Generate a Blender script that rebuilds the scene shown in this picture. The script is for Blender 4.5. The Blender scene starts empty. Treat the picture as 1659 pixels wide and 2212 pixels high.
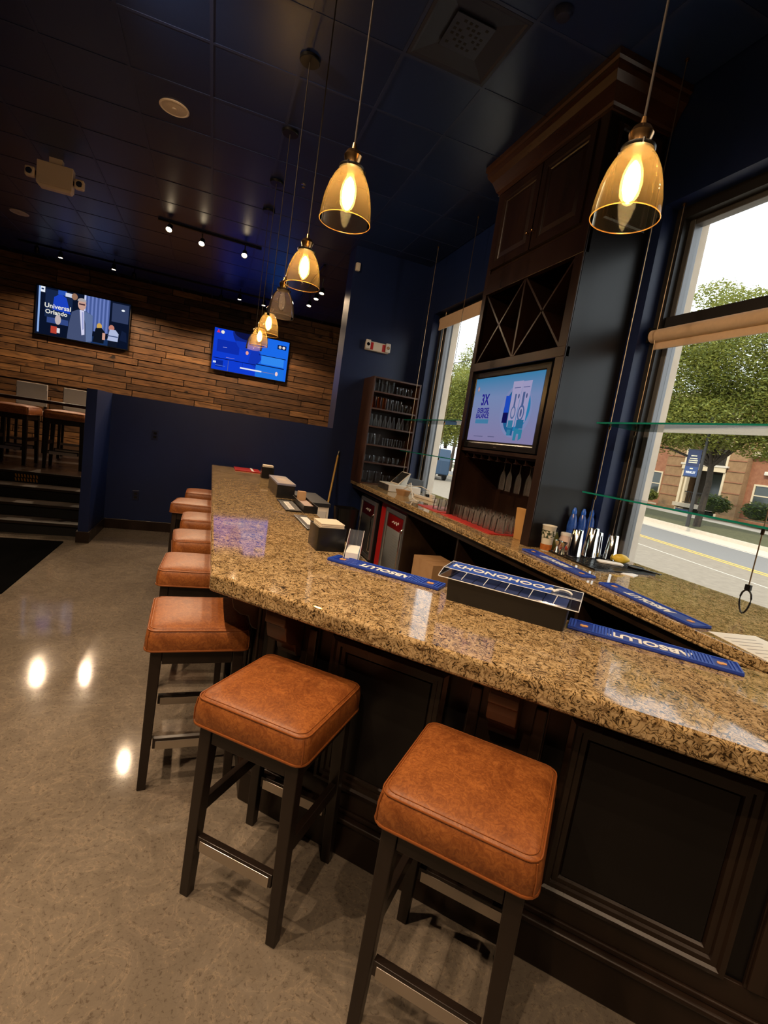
import bpy, bmesh, math, random
from mathutils import Vector, Matrix
random.seed(7)
C = bpy.context.scene.collection
PI = math.pi
S2 = math.sqrt(2)

# ------------------------------------------------------------------ camera
yaw, pitch, roll, F = 0.355974335, 0.135793049, -0.151075564, 1057.72
fwd = Vector((math.sin(yaw)*math.cos(pitch), math.cos(yaw)*math.cos(pitch), -math.sin(pitch)))
rt = Vector((math.cos(yaw), -math.sin(yaw), 0)); dn = fwd.cross(rt)
r2 = rt*math.cos(roll) + dn*math.sin(roll); d2 = dn*math.cos(roll) - rt*math.sin(roll)
cam = bpy.data.cameras.new('camera'); camo = bpy.data.objects.new('camera', cam); C.objects.link(camo)
camo.matrix_world = Matrix(((r2.x, -d2.x, -fwd.x, 0), (r2.y, -d2.y, -fwd.y, 0), (r2.z, -d2.z, -fwd.z, 1.48), (0, 0, 0, 1)))
cam.sensor_fit = 'HORIZONTAL'; cam.sensor_width = 36; cam.lens = 36*F/1659; cam.clip_start = 0.02; cam.clip_end = 300
bpy.context.scene.camera = camo
# ------------------------------------------------------------------ sky, sun, exposure
vs = bpy.context.scene.view_settings
vs.view_transform = 'Standard'; vs.look = 'None'; vs.gamma = 1; vs.exposure = 0.0; vs.use_curve_mapping = False
w = bpy.data.worlds.new('sky'); bpy.context.scene.world = w; w.use_nodes = True
wn = w.node_tree; bg = wn.nodes['Background']
bg.inputs[0].default_value = (0.93, 0.97, 1.0, 1); bg.inputs[1].default_value = 2.4
def light(name, kind, loc, energy, color, aim=None, **k):
    l = bpy.data.lights.new(name, kind); l.energy = energy; l.color = color
    for a, b in k.items(): setattr(l, a, b)
    o = bpy.data.objects.new(name, l); C.objects.link(o); o.location = loc
    if aim is not None: o.rotation_euler = (Vector(aim)-Vector(loc)).to_track_quat('-Z', 'Y').to_euler()
    return o
light('sun', 'SUN', (0, 0, 20), 3.0, (1, 0.84, 0.62), aim=(10, 5, 6.5), angle=0.02)
bpy.context.scene.cycles.transparent_max_bounces = 32
WARM = (1.0, 0.71, 0.45)
SPOT = dict(shadow_soft_size=0.024)

# ------------------------------------------------------------------ materials
MATS = {}
def mat(name, col, rough=0.5, metal=0.0, spec=0.5, emit=None, es=0):
    if name in MATS: return MATS[name]
    m = bpy.data.materials.new(name); m.use_nodes = True; MATS[name] = m
    b = m.node_tree.nodes['Principled BSDF']
    b.inputs['Base Color'].default_value = (*col, 1); b.inputs['Roughness'].default_value = rough
    b.inputs['Metallic'].default_value = metal; b.inputs['Specular IOR Level'].default_value = spec
    if emit: b.inputs['Emission Color'].default_value = (*emit, 1); b.inputs['Emission Strength'].default_value = es
    return m
def N(m, t, **k):
    n = m.node_tree.nodes.new(t)
    for a, b in k.items():
        if a.startswith('i_'): n.inputs[a[2:].replace('_', ' ')].default_value = b
        else: setattr(n, a, b)
    return n
def L(m, a, b): m.node_tree.links.new(a, b)
def bsdf(m): return m.node_tree.nodes['Principled BSDF']
def ramp(m, fac, stops):
    r = N(m, 'ShaderNodeValToRGB'); e = r.color_ramp.elements
    while len(e) < len(stops): e.new(0.5)
    for i, (p, c) in enumerate(stops): e[i].position = p; e[i].color = (*c, 1)
    L(m, fac, r.inputs[0]); return r.outputs[0]
def pos(m): return N(m, 'ShaderNodeNewGeometry').outputs['Position']
def objc(m): return N(m, 'ShaderNodeTexCoord').outputs['Object']
def noise(m, vec, scale, detail=4, rough=0.5, dist=0.0, stretch=None):
    if stretch:
        mp = N(m, 'ShaderNodeMapping'); mp.inputs['Scale'].default_value = stretch; L(m, vec, mp.inputs[0]); vec = mp.outputs[0]
    n = N(m, 'ShaderNodeTexNoise'); n.inputs['Scale'].default_value = scale; n.inputs['Detail'].default_value = detail
    n.inputs['Roughness'].default_value = rough; n.inputs['Distortion'].default_value = dist
    L(m, vec, n.inputs['Vector']); return n
def bump(m, h, strength=0.2, dist=0.01):
    b = N(m, 'ShaderNodeBump'); b.inputs['Strength'].default_value = strength; b.inputs['Distance'].default_value = dist
    L(m, h, b.inputs['Height']); L(m, b.outputs[0], bsdf(m).inputs['Normal'])
def noisy(name, c1, c2, scale, rough=0.5, stretch=None, p=(0.3, 0.7), bs=0.0, metal=0, spec=0.5, detail=5, dist=0.0, obj=True, rr=None):
    m = mat(name, c1, rough, metal, spec)
    n = noise(m, objc(m) if obj else pos(m), scale, detail, 0.6, dist, stretch)
    L(m, ramp(m, n.outputs[0], [(p[0], c1), (p[1], c2)]), bsdf(m).inputs['Base Color'])
    if rr: L(m, ramp(m, n.outputs[0], [(p[0], (rr[0],)*3), (p[1], (rr[1],)*3)]), bsdf(m).inputs['Roughness'])
    if bs: bump(m, n.outputs[0], bs, 0.004)
    return m
def mix2(m, a, b, fac):
    x = N(m, 'ShaderNodeMix', data_type='RGBA'); 
    for s, v in ((6, a), (7, b), (0, fac)):
        if isinstance(v, tuple): x.inputs[s].default_value = (*v, 1)
        elif isinstance(v, (int, float)): x.inputs[s].default_value = v
        else: L(m, v, x.inputs[s])
    return x.outputs[2]
def glassy(name, tint=(1, 1, 1), refl=0.12, rough=0.02, trans=0.0, tcol=(1, 1, 1)):
    if name in MATS: return MATS[name]
    m = bpy.data.materials.new(name); m.use_nodes = True; MATS[name] = m
    nt = m.node_tree; nt.nodes.remove(nt.nodes['Principled BSDF']); out = nt.nodes['Material Output']
    t = N(m, 'ShaderNodeBsdfTransparent'); t.inputs[0].default_value = (*tint, 1)
    g = N(m, 'ShaderNodeBsdfGlossy'); g.inputs['Roughness'].default_value = rough
    lw = N(m, 'ShaderNodeLayerWeight'); lw.inputs[0].default_value = refl
    s = N(m, 'ShaderNodeMixShader'); L(m, lw.outputs['Fresnel'], s.inputs[0])
    base = t.outputs[0]
    if trans:
        tr = N(m, 'ShaderNodeBsdfTranslucent'); tr.inputs[0].default_value = (*tcol, 1)
        s2 = N(m, 'ShaderNodeMixShader'); s2.inputs[0].default_value = trans
        L(m, t.outputs[0], s2.inputs[1]); L(m, tr.outputs[0], s2.inputs[2]); base = s2.outputs[0]
    L(m, base, s.inputs[1]); L(m, g.outputs[0], s.inputs[2]); L(m, s.outputs[0], out.inputs[0])
    return m
def emis(name, col, s):
    if name in MATS: return MATS[name]
    m = bpy.data.materials.new(name); m.use_nodes = True; MATS[name] = m
    nt = m.node_tree; nt.nodes.remove(nt.nodes['Principled BSDF'])
    e = N(m, 'ShaderNodeEmission'); e.inputs[0].default_value = (*col, 1); e.inputs[1].default_value = s
    L(m, e.outputs[0], nt.nodes['Material Output'].inputs[0]); return m

NAVY = noisy('navy paint', (0.0045, 0.0135, 0.066), (0.0055, 0.0165, 0.08), 3, 0.42, obj=False, bs=0.03)
m = mat('navy ceiling', (0.010, 0.014, 0.045), 0.33)
n = noise(m, pos(m), 130, 3); bump(m, n.outputs[0], 0.10, 0.002)
oi = N(m, 'ShaderNodeObjectInfo')
L(m, mix2(m, (0.0075, 0.018, 0.072), (0.012, 0.027, 0.10), oi.outputs['Random']), bsdf(m).inputs['Base Color']); CEIL = m
GRID = mat('grid paint', (0.017, 0.028, 0.09), 0.4)
ESP = noisy('espresso wood', (0.012, 0.0065, 0.004), (0.024, 0.0125, 0.007), 6, 0.3, stretch=(1, 1, 0.15), rr=(0.26, 0.42), obj=False)
PANEL = noisy('dark panel wood', (0.005, 0.0045, 0.0048), (0.009, 0.0072, 0.007), 5, 0.3, stretch=(1, 1, 0.2), obj=False, spec=0.3)
LEG = noisy('black stained leg wood', (0.011, 0.007, 0.005), (0.022, 0.013, 0.009), 9, 0.36, stretch=(1, 1, 0.12))
HUTCH = noisy('reddish hutch wood', (0.045, 0.017, 0.009), (0.075, 0.03, 0.015), 8, 0.4, stretch=(0.2, 1, 1), obj=False)
TOWER = noisy('tower wood', (0.010, 0.0045, 0.0026), (0.024, 0.0095, 0.005), 5, 0.3, stretch=(1, 1, 0.12), rr=(0.25, 0.4), obj=False)
# leather
m = mat('cognac leather', (0.3, 0.09, 0.02), 0.48); oc = objc(m)
n1 = noise(m, oc, 9, 6, 0.65, 0.6); n2 = noise(m, oc, 55, 5, 0.7, 2.0)
c = ramp(m, n1.outputs[0], [(0.3, (0.22, 0.062, 0.012)), (0.72, (0.45, 0.155, 0.036))])
c2 = ramp(m, n2.outputs[0], [(0.42, (0.55, 0.45, 0.4)), (0.6, (1.0, 1.0, 1.0))])
x = N(m, 'ShaderNodeMix', data_type='RGBA', blend_type='MULTIPLY'); x.inputs[0].default_value = 0.75
L(m, c, x.inputs[6]); L(m, c2, x.inputs[7]); L(m, x.outputs[2], bsdf(m).inputs['Base Color'])
bump(m, n2.outputs[0], 0.18, 0.002); LEATHER = m
PIPE = mat('leather piping', (0.27, 0.08, 0.018), 0.45)
# granite: tan with wriggling dark veins
m = mat('tan granite', (0.4, 0.26, 0.11), 0.05, 0, 0.38); p = pos(m)
nd = noise(m, p, 20, 2, 0.5)
vm = N(m, 'ShaderNodeVectorMath', operation='SCALE'); vm.inputs['Scale'].default_value = 0.05; L(m, nd.outputs[1], vm.inputs[0])
va = N(m, 'ShaderNodeVectorMath', operation='ADD'); L(m, p, va.inputs[0]); L(m, vm.outputs[0], va.inputs[1])
n1 = noise(m, va.outputs[0], 34, 1.5, 0.45, 2.2, stretch=(1.25, 0.8, 1))
c1 = ramp(m, n1.outputs[0], [(0.36, (0.52, 0.375, 0.20)), (0.44, (0.41, 0.28, 0.13)), (0.475, (0.05, 0.03, 0.013)), (0.50, (0.035, 0.02, 0.009)), (0.53, (0.42, 0.29, 0.14)), (0.63, (0.54, 0.395, 0.215))])
n2 = noise(m, p, 24, 3, 0.6); n3 = noise(m, p, 75, 3, 0.6, 1.0)
k2 = ramp(m, n2.outputs[0], [(0.34, (0.62, 0.56, 0.48)), (0.5, (1, 1, 1)), (0.7, (1.1, 1.05, 0.95))])
k3 = ramp(m, n3.outputs[0], [(0.38, (0.42, 0.36, 0.32)), (0.47, (1, 1, 1))])
x = N(m, 'ShaderNodeMix', data_type='RGBA', blend_type='MULTIPLY'); x.inputs[0].default_value = 0.9; L(m, c1, x.inputs[6]); L(m, k2, x.inputs[7])
y = N(m, 'ShaderNodeMix', data_type='RGBA', blend_type='MULTIPLY'); y.inputs[0].default_value = 0.8; L(m, x.outputs[2], y.inputs[6]); L(m, k3, y.inputs[7])
L(m, y.outputs[2], bsdf(m).inputs['Base Color']); GRANITE = m
# polished concrete
m = mat('polished concrete', (0.2, 0.16, 0.12), 0.2, 0, 0.4); p = pos(m)
n1 = noise(m, p, 1.3, 6, 0.62, 0.8); n2 = noise(m, p, 75, 6, 0.75, 0.7); n3 = noise(m, p, 5, 5, 0.6, 2.5)
c = ramp(m, n1.outputs[0], [(0.3, (0.175, 0.143, 0.112)), (0.7, (0.25, 0.208, 0.164))])
k = ramp(m, n2.outputs[0], [(0.36, (0.6, 0.58, 0.56)), (0.46, (1, 1, 1)), (0.6, (1.0, 1.0, 1.0)), (0.66, (1.4, 1.32, 1.2))])
k3 = ramp(m, n3.outputs[0], [(0.38, (0.88, 0.88, 0.88)), (0.5, (1, 1, 1)), (0.515, (1.3, 1.26, 1.18)), (0.53, (1.0, 1.0, 1.0)), (0.62, (0.93, 0.93, 0.93))])
x = N(m, 'ShaderNodeMix', data_type='RGBA', blend_type='MULTIPLY'); x.inputs[0].default_value = 1; L(m, c, x.inputs[6]); L(m, k, x.inputs[7])
y = N(m, 'ShaderNodeMix', data_type='RGBA', blend_type='MULTIPLY'); y.inputs[0].default_value = 1; L(m, x.outputs[2], y.inputs[6]); L(m, k3, y.inputs[7])
L(m, y.outputs[2], bsdf(m).inputs['Base Color'])
L(m, ramp(m, n1.outputs[0], [(0.3, (0.05,)*3), (0.7, (0.12,)*3)]), bsdf(m).inputs['Roughness']); CONC = m
# reclaimed planks
m = mat('reclaimed plank', (0.1, 0.05, 0.02), 0.6); p = pos(m); oi = N(m, 'ShaderNodeObjectInfo')
cb = N(m, 'ShaderNodeCombineXYZ'); mu = N(m, 'ShaderNodeMath', operation='MULTIPLY'); mu.inputs[1].default_value = 37
L(m, oi.outputs['Random'], mu.inputs[0]); L(m, mu.outputs[0], cb.inputs[1])
va = N(m, 'ShaderNodeVectorMath', operation='ADD'); L(m, p, va.inputs[0]); L(m, cb.outputs[0], va.inputs[1])
n1 = noise(m, va.outputs[0], 2.6, 5, 0.6, 1.0, stretch=(1.0, 1, 7))
c = ramp(m, oi.outputs['Random'], [(0.0, (0.075, 0.034, 0.012)), (0.25, (0.21, 0.095, 0.032)), (0.45, (0.12, 0.056, 0.02)), (0.62, (0.30, 0.145, 0.052)), (0.8, (0.17, 0.078, 0.028)), (1.0, (0.055, 0.028, 0.013))])
k = ramp(m, n1.outputs[0], [(0.32, (0.3, 0.26, 0.22)), (0.5, (0.85, 0.85, 0.85)), (0.7, (1.35, 1.3, 1.2))])
n2 = noise(m, va.outputs[0], 3.0, 2, 0.5, 0, stretch=(1, 1, 2.2)); kk = ramp(m, n2.outputs[0], [(0.26, (0.12, 0.1, 0.09)), (0.31, (1, 1, 1))])
x = N(m, 'ShaderNodeMix', data_type='RGBA', blend_type='MULTIPLY'); x.inputs[0].default_value = 1; L(m, c, x.inputs[6]); L(m, k, x.inputs[7])
y = N(m, 'ShaderNodeMix', data_type='RGBA', blend_type='MULTIPLY'); y.inputs[0].default_value = 1; L(m, x.outputs[2], y.inputs[6]); L(m, kk, y.inputs[7])
L(m, y.outputs[2], bsdf(m).inputs['Base Color']); bump(m, n1.outputs[0], 0.35, 0.01); PLANK = m
BLACK = mat('black plastic', (0.008, 0.008, 0.009), 0.25)
MATTE = mat('black matte', (0.006, 0.006, 0.006), 0.75)
BMETAL = mat('black metal', (0.012, 0.011, 0.010), 0.35, 0.6)
STEEL = mat('brushed steel', (0.62, 0.58, 0.53), 0.28, 1.0)
CHROME = mat('polished steel', (0.8, 0.78, 0.74), 0.08, 1.0)
BRASS = mat('aged brass', (0.42, 0.24, 0.10), 0.25, 1.0)
WHITE = mat('white plastic', (0.72, 0.66, 0.58), 0.4)
PAPER = mat('white paper', (0.8, 0.78, 0.74), 0.7)
NAPKIN = mat('kraft white napkin', (0.74, 0.62, 0.48), 0.8)
RED = mat('red plastic', (0.45, 0.012, 0.012), 0.35)
BLUE = mat('cobalt rubber', (0.006, 0.03, 0.30), 0.4)
BLUEL = mat('cobalt ridge', (0.02, 0.075, 0.5), 0.4)
INK = mat('white print', (0.85, 0.85, 0.82), 0.5)
GOLD = mat('gold print', (0.75, 0.36, 0.10), 0.5)
GLASS = glassy('clear glass', (0.97, 0.98, 0.98), 0.22, 0.05, 0.16, (0.95, 0.92, 0.88))
UNLIT = glassy('unlit shade glass', (0.97, 0.94, 0.9), 0.18, 0.03, 0.13, (0.9, 0.72, 0.58))
PANE = glassy('window pane', (0.96, 0.98, 0.98), 0.06)
AMBER = glassy('amber shade glass', (1.0, 0.9, 0.7), 0.10, 0.03, 0.035, (1.0, 0.72, 0.34))
ENV = glassy('bulb envelope', (1.0, 0.93, 0.75), 0.10, 0.03, 0.05, (1.0, 0.7, 0.35))
SHELFG = glassy('shelf glass', (0.82, 0.93, 0.90), 0.25)
GEDGE = mat('green glass edge', (0.01, 0.22, 0.17), 0.1)
ACRYL = glassy('clear acrylic', (0.94, 0.96, 0.99), 0.2, 0.04, 0.10, (0.75, 0.82, 0.95))
CABLE = mat('steel cable', (0.45, 0.34, 0.22), 0.35, 1.0)
CARD = noisy('cardboard', (0.36, 0.2, 0.09), (0.42, 0.25, 0.12), 12, 0.8)
BLIND = noisy('tan blind fabric', (0.72, 0.52, 0.35), (0.78, 0.57, 0.39), 40, 0.8)
FRAME = mat('dark window frame', (0.02, 0.019, 0.019), 0.4)
ALU = mat('grey aluminium', (0.17, 0.17, 0.175), 0.35, 0.5)
STONE = noisy('cream stone reveal', (0.62, 0.50, 0.38), (0.7, 0.58, 0.45), 9, 0.8, obj=False)
FIL = emis('filament glow', (1.0, 0.66, 0.31), 150)
LENS = emis('spot lens glow', (1.0, 0.78, 0.5), 30)

# ------------------------------------------------------------------ mesh helpers
class MB:
    def __init__(s): s.v = []; s.f = []; s.m = []; s.mi = 0
    def add(s, vs, fs):
        o = len(s.v); s.v += [tuple(v) for v in vs]
        for f in fs: s.f.append([i+o for i in f]); s.m.append(s.mi)
        return s
    def box(s, x0, x1, y0, y1, z0, z1, M=None):
        vs = [Vector((x, y, z)) for z in (z0, z1) for y in (y0, y1) for x in (x0, x1)]
        if M is not None: vs = [M @ v for v in vs]
        return s.add(vs, [(0, 2, 3, 1), (4, 5, 7, 6), (0, 1, 5, 4), (2, 6, 7, 3), (0, 4, 6, 2), (1, 3, 7, 5)])
    def hexa(s, bot, top):
        n = len(bot)
        return s.add(list(bot)+list(top), [tuple(range(n))[::-1], tuple(range(n, 2*n))]+[(i, (i+1) % n, n+(i+1) % n, n+i) for i in range(n)])
    def prism(s, pts, z0, z1): return s.hexa([(x, y, z0) for x, y in pts], [(x, y, z1) for x, y in pts])
    def prisma(s, pts, a0, a1, f):      # profile pts swept along a third axis through map f(p, q, a)
        return s.hexa([f(p, q, a0) for p, q in pts], [f(p, q, a1) for p, q in pts])
    def lathe(s, prof, n=20, c=(0, 0, 0), caps=True, M=None):
        vs = []; fs = []
        for r, z in prof:
            for i in range(n):
                a = 2*PI*i/n; v = Vector((r*math.cos(a), r*math.sin(a), z))
                if M is not None: v = M @ v
                vs.append((v[0]+c[0], v[1]+c[1], v[2]+c[2]))
        for k in range(len(prof)-1):
            for i in range(n): fs.append((k*n+i, k*n+(i+1) % n, (k+1)*n+(i+1) % n, (k+1)*n+i))
        if caps:
            fs.append(tuple(range(n))[::-1]); fs.append(tuple((len(prof)-1)*n+i for i in range(n)))
        return s.add(vs, fs)
    def tube(s, path, r, n=8, caps=True):
        P = [Vector(p) for p in path]; vs = []; fs = []
        R = r if isinstance(r, (list, tuple)) else [r]*len(P)
        up = Vector((0, 0, 1))
        t0 = (P[1]-P[0]).normalized()
        if abs(t0.z) > 0.9: up = Vector((1, 0, 0))
        for k, p in enumerate(P):
            t = (P[min(k+1, len(P)-1)]-P[max(k-1, 0)]).normalized()
            a = t.cross(up)
            if a.length < 1e-4: a = t.orthogonal()
            a.normalize(); b = a.cross(t).normalized(); up = b
            for i in range(n):
                q = 2*PI*i/n; vs.append(p+a*R[k]*math.cos(q)+b*R[k]*math.sin(q))
        for k in range(len(P)-1):
            for i in range(n): fs.append((k*n+i, k*n+(i+1) % n, (k+1)*n+(i+1) % n, (k+1)*n+i))
        if caps: fs.append(tuple(range(n))[::-1]); fs.append(tuple((len(P)-1)*n+i for i in range(n)))
        return s.add(vs, fs)
    def loop(s, path, r, n=6):          # closed tube
        P = [Vector(p) for p in path]; K = len(P); vs = []; fs = []
        for k, p in enumerate(P):
            t = (P[(k+1) % K]-P[k-1]).normalized(); a = t.cross(Vector((0, 0, 1)))
            if a.length < 1e-4: a = t.orthogonal()
            a.normalize(); b = a.cross(t)
            for i in range(n):
                q = 2*PI*i/n; vs.append(p+a*r*math.cos(q)+b*r*math.sin(q))
        for k in range(K):
            for i in range(n): fs.append((k*n+i, k*n+(i+1) % n, ((k+1) % K)*n+(i+1) % n, ((k+1) % K)*n+i))
        return s.add(vs, fs)
    def rings(s, rings, cap0=True, cap1=True):
        n = len(rings[0]); vs = [v for r in rings for v in r]; fs = []
        for k in range(len(rings)-1):
            for i in range(n): fs.append((k*n+i, k*n+(i+1) % n, (k+1)*n+(i+1) % n, (k+1)*n+i))
        if cap0: fs.append(tuple(range(n))[::-1])
        if cap1: fs.append(tuple((len(rings)-1)*n+i for i in range(n)))
        return s.add(vs, fs)
    def frame(s, u0, u1, v0, v1, prof, f, fill=False):   # mitred moulding: prof = [(inset, height)], f maps (u, v, h)
        R = [[f(u0+i, v0+i, h), f(u1-i, v0+i, h), f(u1-i, v1-i, h), f(u0+i, v1-i, h)] for i, h in prof]
        return s.rings(R, False, fill)
def rrect(w, d, r, z, k=4, dx=0, dy=0):
    out = []
    for cx, cy, a0 in ((w/2-r, d/2-r, 0), (-w/2+r, d/2-r, 90), (-w/2+r, -d/2+r, 180), (w/2-r, -d/2+r, 270)):
        for i in range(k+1):
            a = math.radians(a0+90*i/k); out.append(Vector((cx+r*math.cos(a)+dx, cy+r*math.sin(a)+dy, z)))
    return out
def part(name, mb, m, parent=None, loc=None, rz=0, smooth=None, bevel=0, seg=2, label=None, kind=None):
    me = bpy.data.meshes.new(name); me.from_pydata([tuple(v) for v in mb.v], [], mb.f)
    for mm in (m if isinstance(m, (list, tuple)) else [m]): me.materials.append(mm)
    for p, i in zip(me.polygons, mb.m): p.material_index = i
    bm = bmesh.new(); bm.from_mesh(me); bmesh.ops.recalc_face_normals(bm, faces=bm.faces); bm.to_mesh(me); bm.free()
    if smooth is not None:
        me.polygons.foreach_set('use_smooth', [True]*len(me.polygons))
        if smooth < 180: me.set_sharp_from_angle(angle=math.radians(smooth))
    o = bpy.data.objects.new(name, me); C.objects.link(o)
    if parent: o.parent = parent
    if loc is not None: o.location = loc
    if rz: o.rotation_euler = (0, 0, rz)
    if bevel:
        b = o.modifiers.new('bevel', 'BEVEL'); b.width = bevel; b.segments = seg; b.limit_method = 'ANGLE'; b.angle_limit = math.radians(40)
    if label: o['label'] = label
    if kind: o['kind'] = kind
    return o
def thing(name, label, cat, loc=(0, 0, 0), rz=0, group=None):
    o = bpy.data.objects.new(name, None); C.objects.link(o); o.empty_display_size = 0.1
    o.location = loc; o.rotation_euler = (0, 0, rz); o['label'] = label; o['category'] = cat
    if group: o['group'] = group
    return o
def tag(o, label, cat, group=None):
    o['label'] = label; o['category'] = cat
    if group: o['group'] = group
    return o
def struct(name, mb, m, parent=None, **k):
    o = part(name, mb, m, parent, **k)
    if parent is None: o['kind'] = 'structure'
    return o
def dup(o, parent=None, loc=None, rz=None, label=None, group=None, scale=None):
    c = o.copy(); C.objects.link(c)
    if parent: c.parent = parent
    for ch in o.children: dup(ch, c)
    if loc is not None: c.location = loc
    if rz is not None: c.rotation_euler = (0, 0, rz)
    if scale is not None: c.scale = scale
    if label: c['label'] = label
    if group: c['group'] = group
    return c
def text(s, size, f, m, name, parent, ext=0.0006, align='CENTER', bold=0.0, sx=1.0):
    cu = bpy.data.curves.new('t', 'FONT'); cu.body = s; cu.size = size; cu.align_x = align; cu.align_y = 'CENTER'; cu.extrude = ext; cu.offset = bold; cu.resolution_u = 3
    to = bpy.data.objects.new('t', cu); C.objects.link(to); bpy.context.view_layer.update()
    me = to.evaluated_get(bpy.context.evaluated_depsgraph_get()).to_mesh()
    mb = MB(); mb.add([f(v.co.x*sx, v.co.y, v.co.z) for v in me.vertices], [tuple(p.vertices) for p in me.polygons])
    bpy.data.objects.remove(to); bpy.data.curves.remove(cu)
    return part(name, mb, m, parent)
def disc(cx, cy, rx, ry=None, n=16, a0=0, a1=360):
    ry = ry or rx
    return [(cx+rx*math.cos(math.radians(a0+(a1-a0)*i/n)), cy+ry*math.sin(math.radians(a0+(a1-a0)*i/n))) for i in range(n if a1-a0 == 360 else n+1)]
def rect(x0, x1, y0, y1): return [(x0, y0), (x1, y0), (x1, y1), (x0, y1)]
SCREEN = emis('screen picture', (1, 1, 1), 1.0)
at = N(SCREEN, 'ShaderNodeVertexColor'); at.layer_name = 'Col'
L(SCREEN, at.outputs[0], [x for x in SCREEN.node_tree.nodes if x.type == 'EMISSION'][0].inputs[0])
def picture(name, polys, f, parent, step=0.0004):      # flat picture of a lit screen: coloured polygons on the screen plane
    vs = []; fs = []; cols = []
    for k, (pts, c) in enumerate(polys):
        o = len(vs); vs += [f(x, y, k*step) for x, y in pts]; fs.append(list(range(o, o+len(pts)))); cols.append(c)
    me = bpy.data.meshes.new(name); me.from_pydata([tuple(v) for v in vs], [], fs); me.materials.append(SCREEN)
    ca = me.color_attributes.new('Col', 'FLOAT_COLOR', 'CORNER'); i = 0
    for p in me.polygons:
        for li in p.loop_indices:
            c = cols[p.index]
            if callable(c): v = me.vertices[me.loops[li].vertex_index]; c = c(polys[p.index][0][li-p.loop_start])
            ca.data[li].color = (*c, 1)
    o = bpy.data.objects.new(name, me); C.objects.link(o); o.parent = parent; return o

# ================================================================== THE SETTING
ZC = 3.92
struct('floor', MB().box(-5.5, 2.95, -3.0, 6.9, -0.2, 0.0), CONC)
b = MB(); b.prism([(-5.5, 6.85), (-1.2, 6.85), (-1.2, 6.65), (2.95, 6.65), (2.95, 11.6), (-5.5, 11.6)], 0.0, 0.54)
struct('floor_raised', b, ESP)
ceil = struct('ceiling', MB().box(-5.5, 2.95, -3.0, 11.6, ZC+0.03, ZC+0.2), mat('ceiling void', (0.006, 0.008, 0.02), 0.8))
gx = [1.485+0.575*k for k in range(-12, 2)] + [2.57]; gy = [3.345+0.595*k for k in range(-3, 14)]
gx = [x for x in gx if x < 2.5] + [2.57]; gx = [-5.5] + gx
tile_me = None; VENT = (0.91, 2.75)
for i in range(len(gx)-1):
    for j in range(len(gy)-1):
        x0, x1, y0, y1 = gx[i], gx[i+1], gy[j], gy[j+1]
        if abs(x0-0.91) < 0.02 and abs(y0-2.75) < 0.02: continue
        if x0 < -4.7 or (x0 < -3.2 and y0 < 5): continue
        if tile_me is None:
            t = part('ceiling_tile', MB().box(-0.5, 0.5, -0.5, 0.5, 0, 0.03), CEIL, ceil); tile_me = t.data
        else:
            t = bpy.data.objects.new('ceiling_tile', tile_me); C.objects.link(t); t.parent = ceil
        t.location = ((x0+x1)/2, (y0+y1)/2, ZC); t.scale = (x1-x0-0.02, y1-y0-0.02, 1)
b = MB(); b.box(-5.5, 2.57, -3, gy[0]-0.01, ZC, ZC+0.03); b.box(-5.5, -4.6, gy[0], 11.4, ZC, ZC+0.03); b.box(-4.62, -3.1, gy[0], 5.15, ZC+0.001, ZC+0.03)
part('plain_ceiling_panel', b, CEIL, ceil)
b = MB()
for x in gx[1:-1]: b.box(x-0.011, x+0.011, gy[0], 11.4, ZC-0.003, ZC+0.02)
for y in gy: b.box(-4.7, 2.57, y-0.011, y+0.011, ZC-0.0031, ZC+0.02)
part('ceiling_grid', b, GRID, ceil)
# walls
b = MB(); X0, X1 = 2.57, 2.95
b.box(X0, X1, -3, 0.55, 0, 3.95); b.box(X0, X1, 0.55, 2.66, 0, 0.90); b.box(X0, X1, 0.55, 2.66, 3.24, 3.95)
b.box(X0, X1, 2.66, 4.45, 0, 3.95); b.box(X0, X1, 4.45, 6.17, 0, 0.90); b.box(X0, X1, 4.45, 6.17, 3.24, 3.95); b.box(X0, X1, 6.17, 11.6, 0, 3.95)
struct('wall_right', b, NAVY)
struct('wall_left', MB().box(-5.7, -5.5, -3, 11.6, 0, 3.95), NAVY)
struct('wall_front', MB().box(-5.7, 2.95, -3.2, -3, 0, 3.95), NAVY)
struct('wall_exit', MB().box(1.52, 2.57, 6.53, 6.86, 0, ZC), NAVY)
b = MB(); b.box(-1.20, 1.52, 6.53, 6.64, 0, 1.59); b.box(-1.20, -1.105, 5.735, 6.53, 0, 1.59)
struct('wall_half', b, NAVY)
b = MB(); b.box(-1.215, -1.09, 5.72, 5.735, 0, 0.12); b.box(-1.105, -1.09, 5.735, 6.515, 0, 0.12); b.box(-1.105, 1.86, 6.515, 6.53, 0, 0.12); b.box(-1.215, -1.20, 5.735, 5.965, 0, 0.12)
struct('baseboard_half', b, ESP, bevel=0.004)
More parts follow.
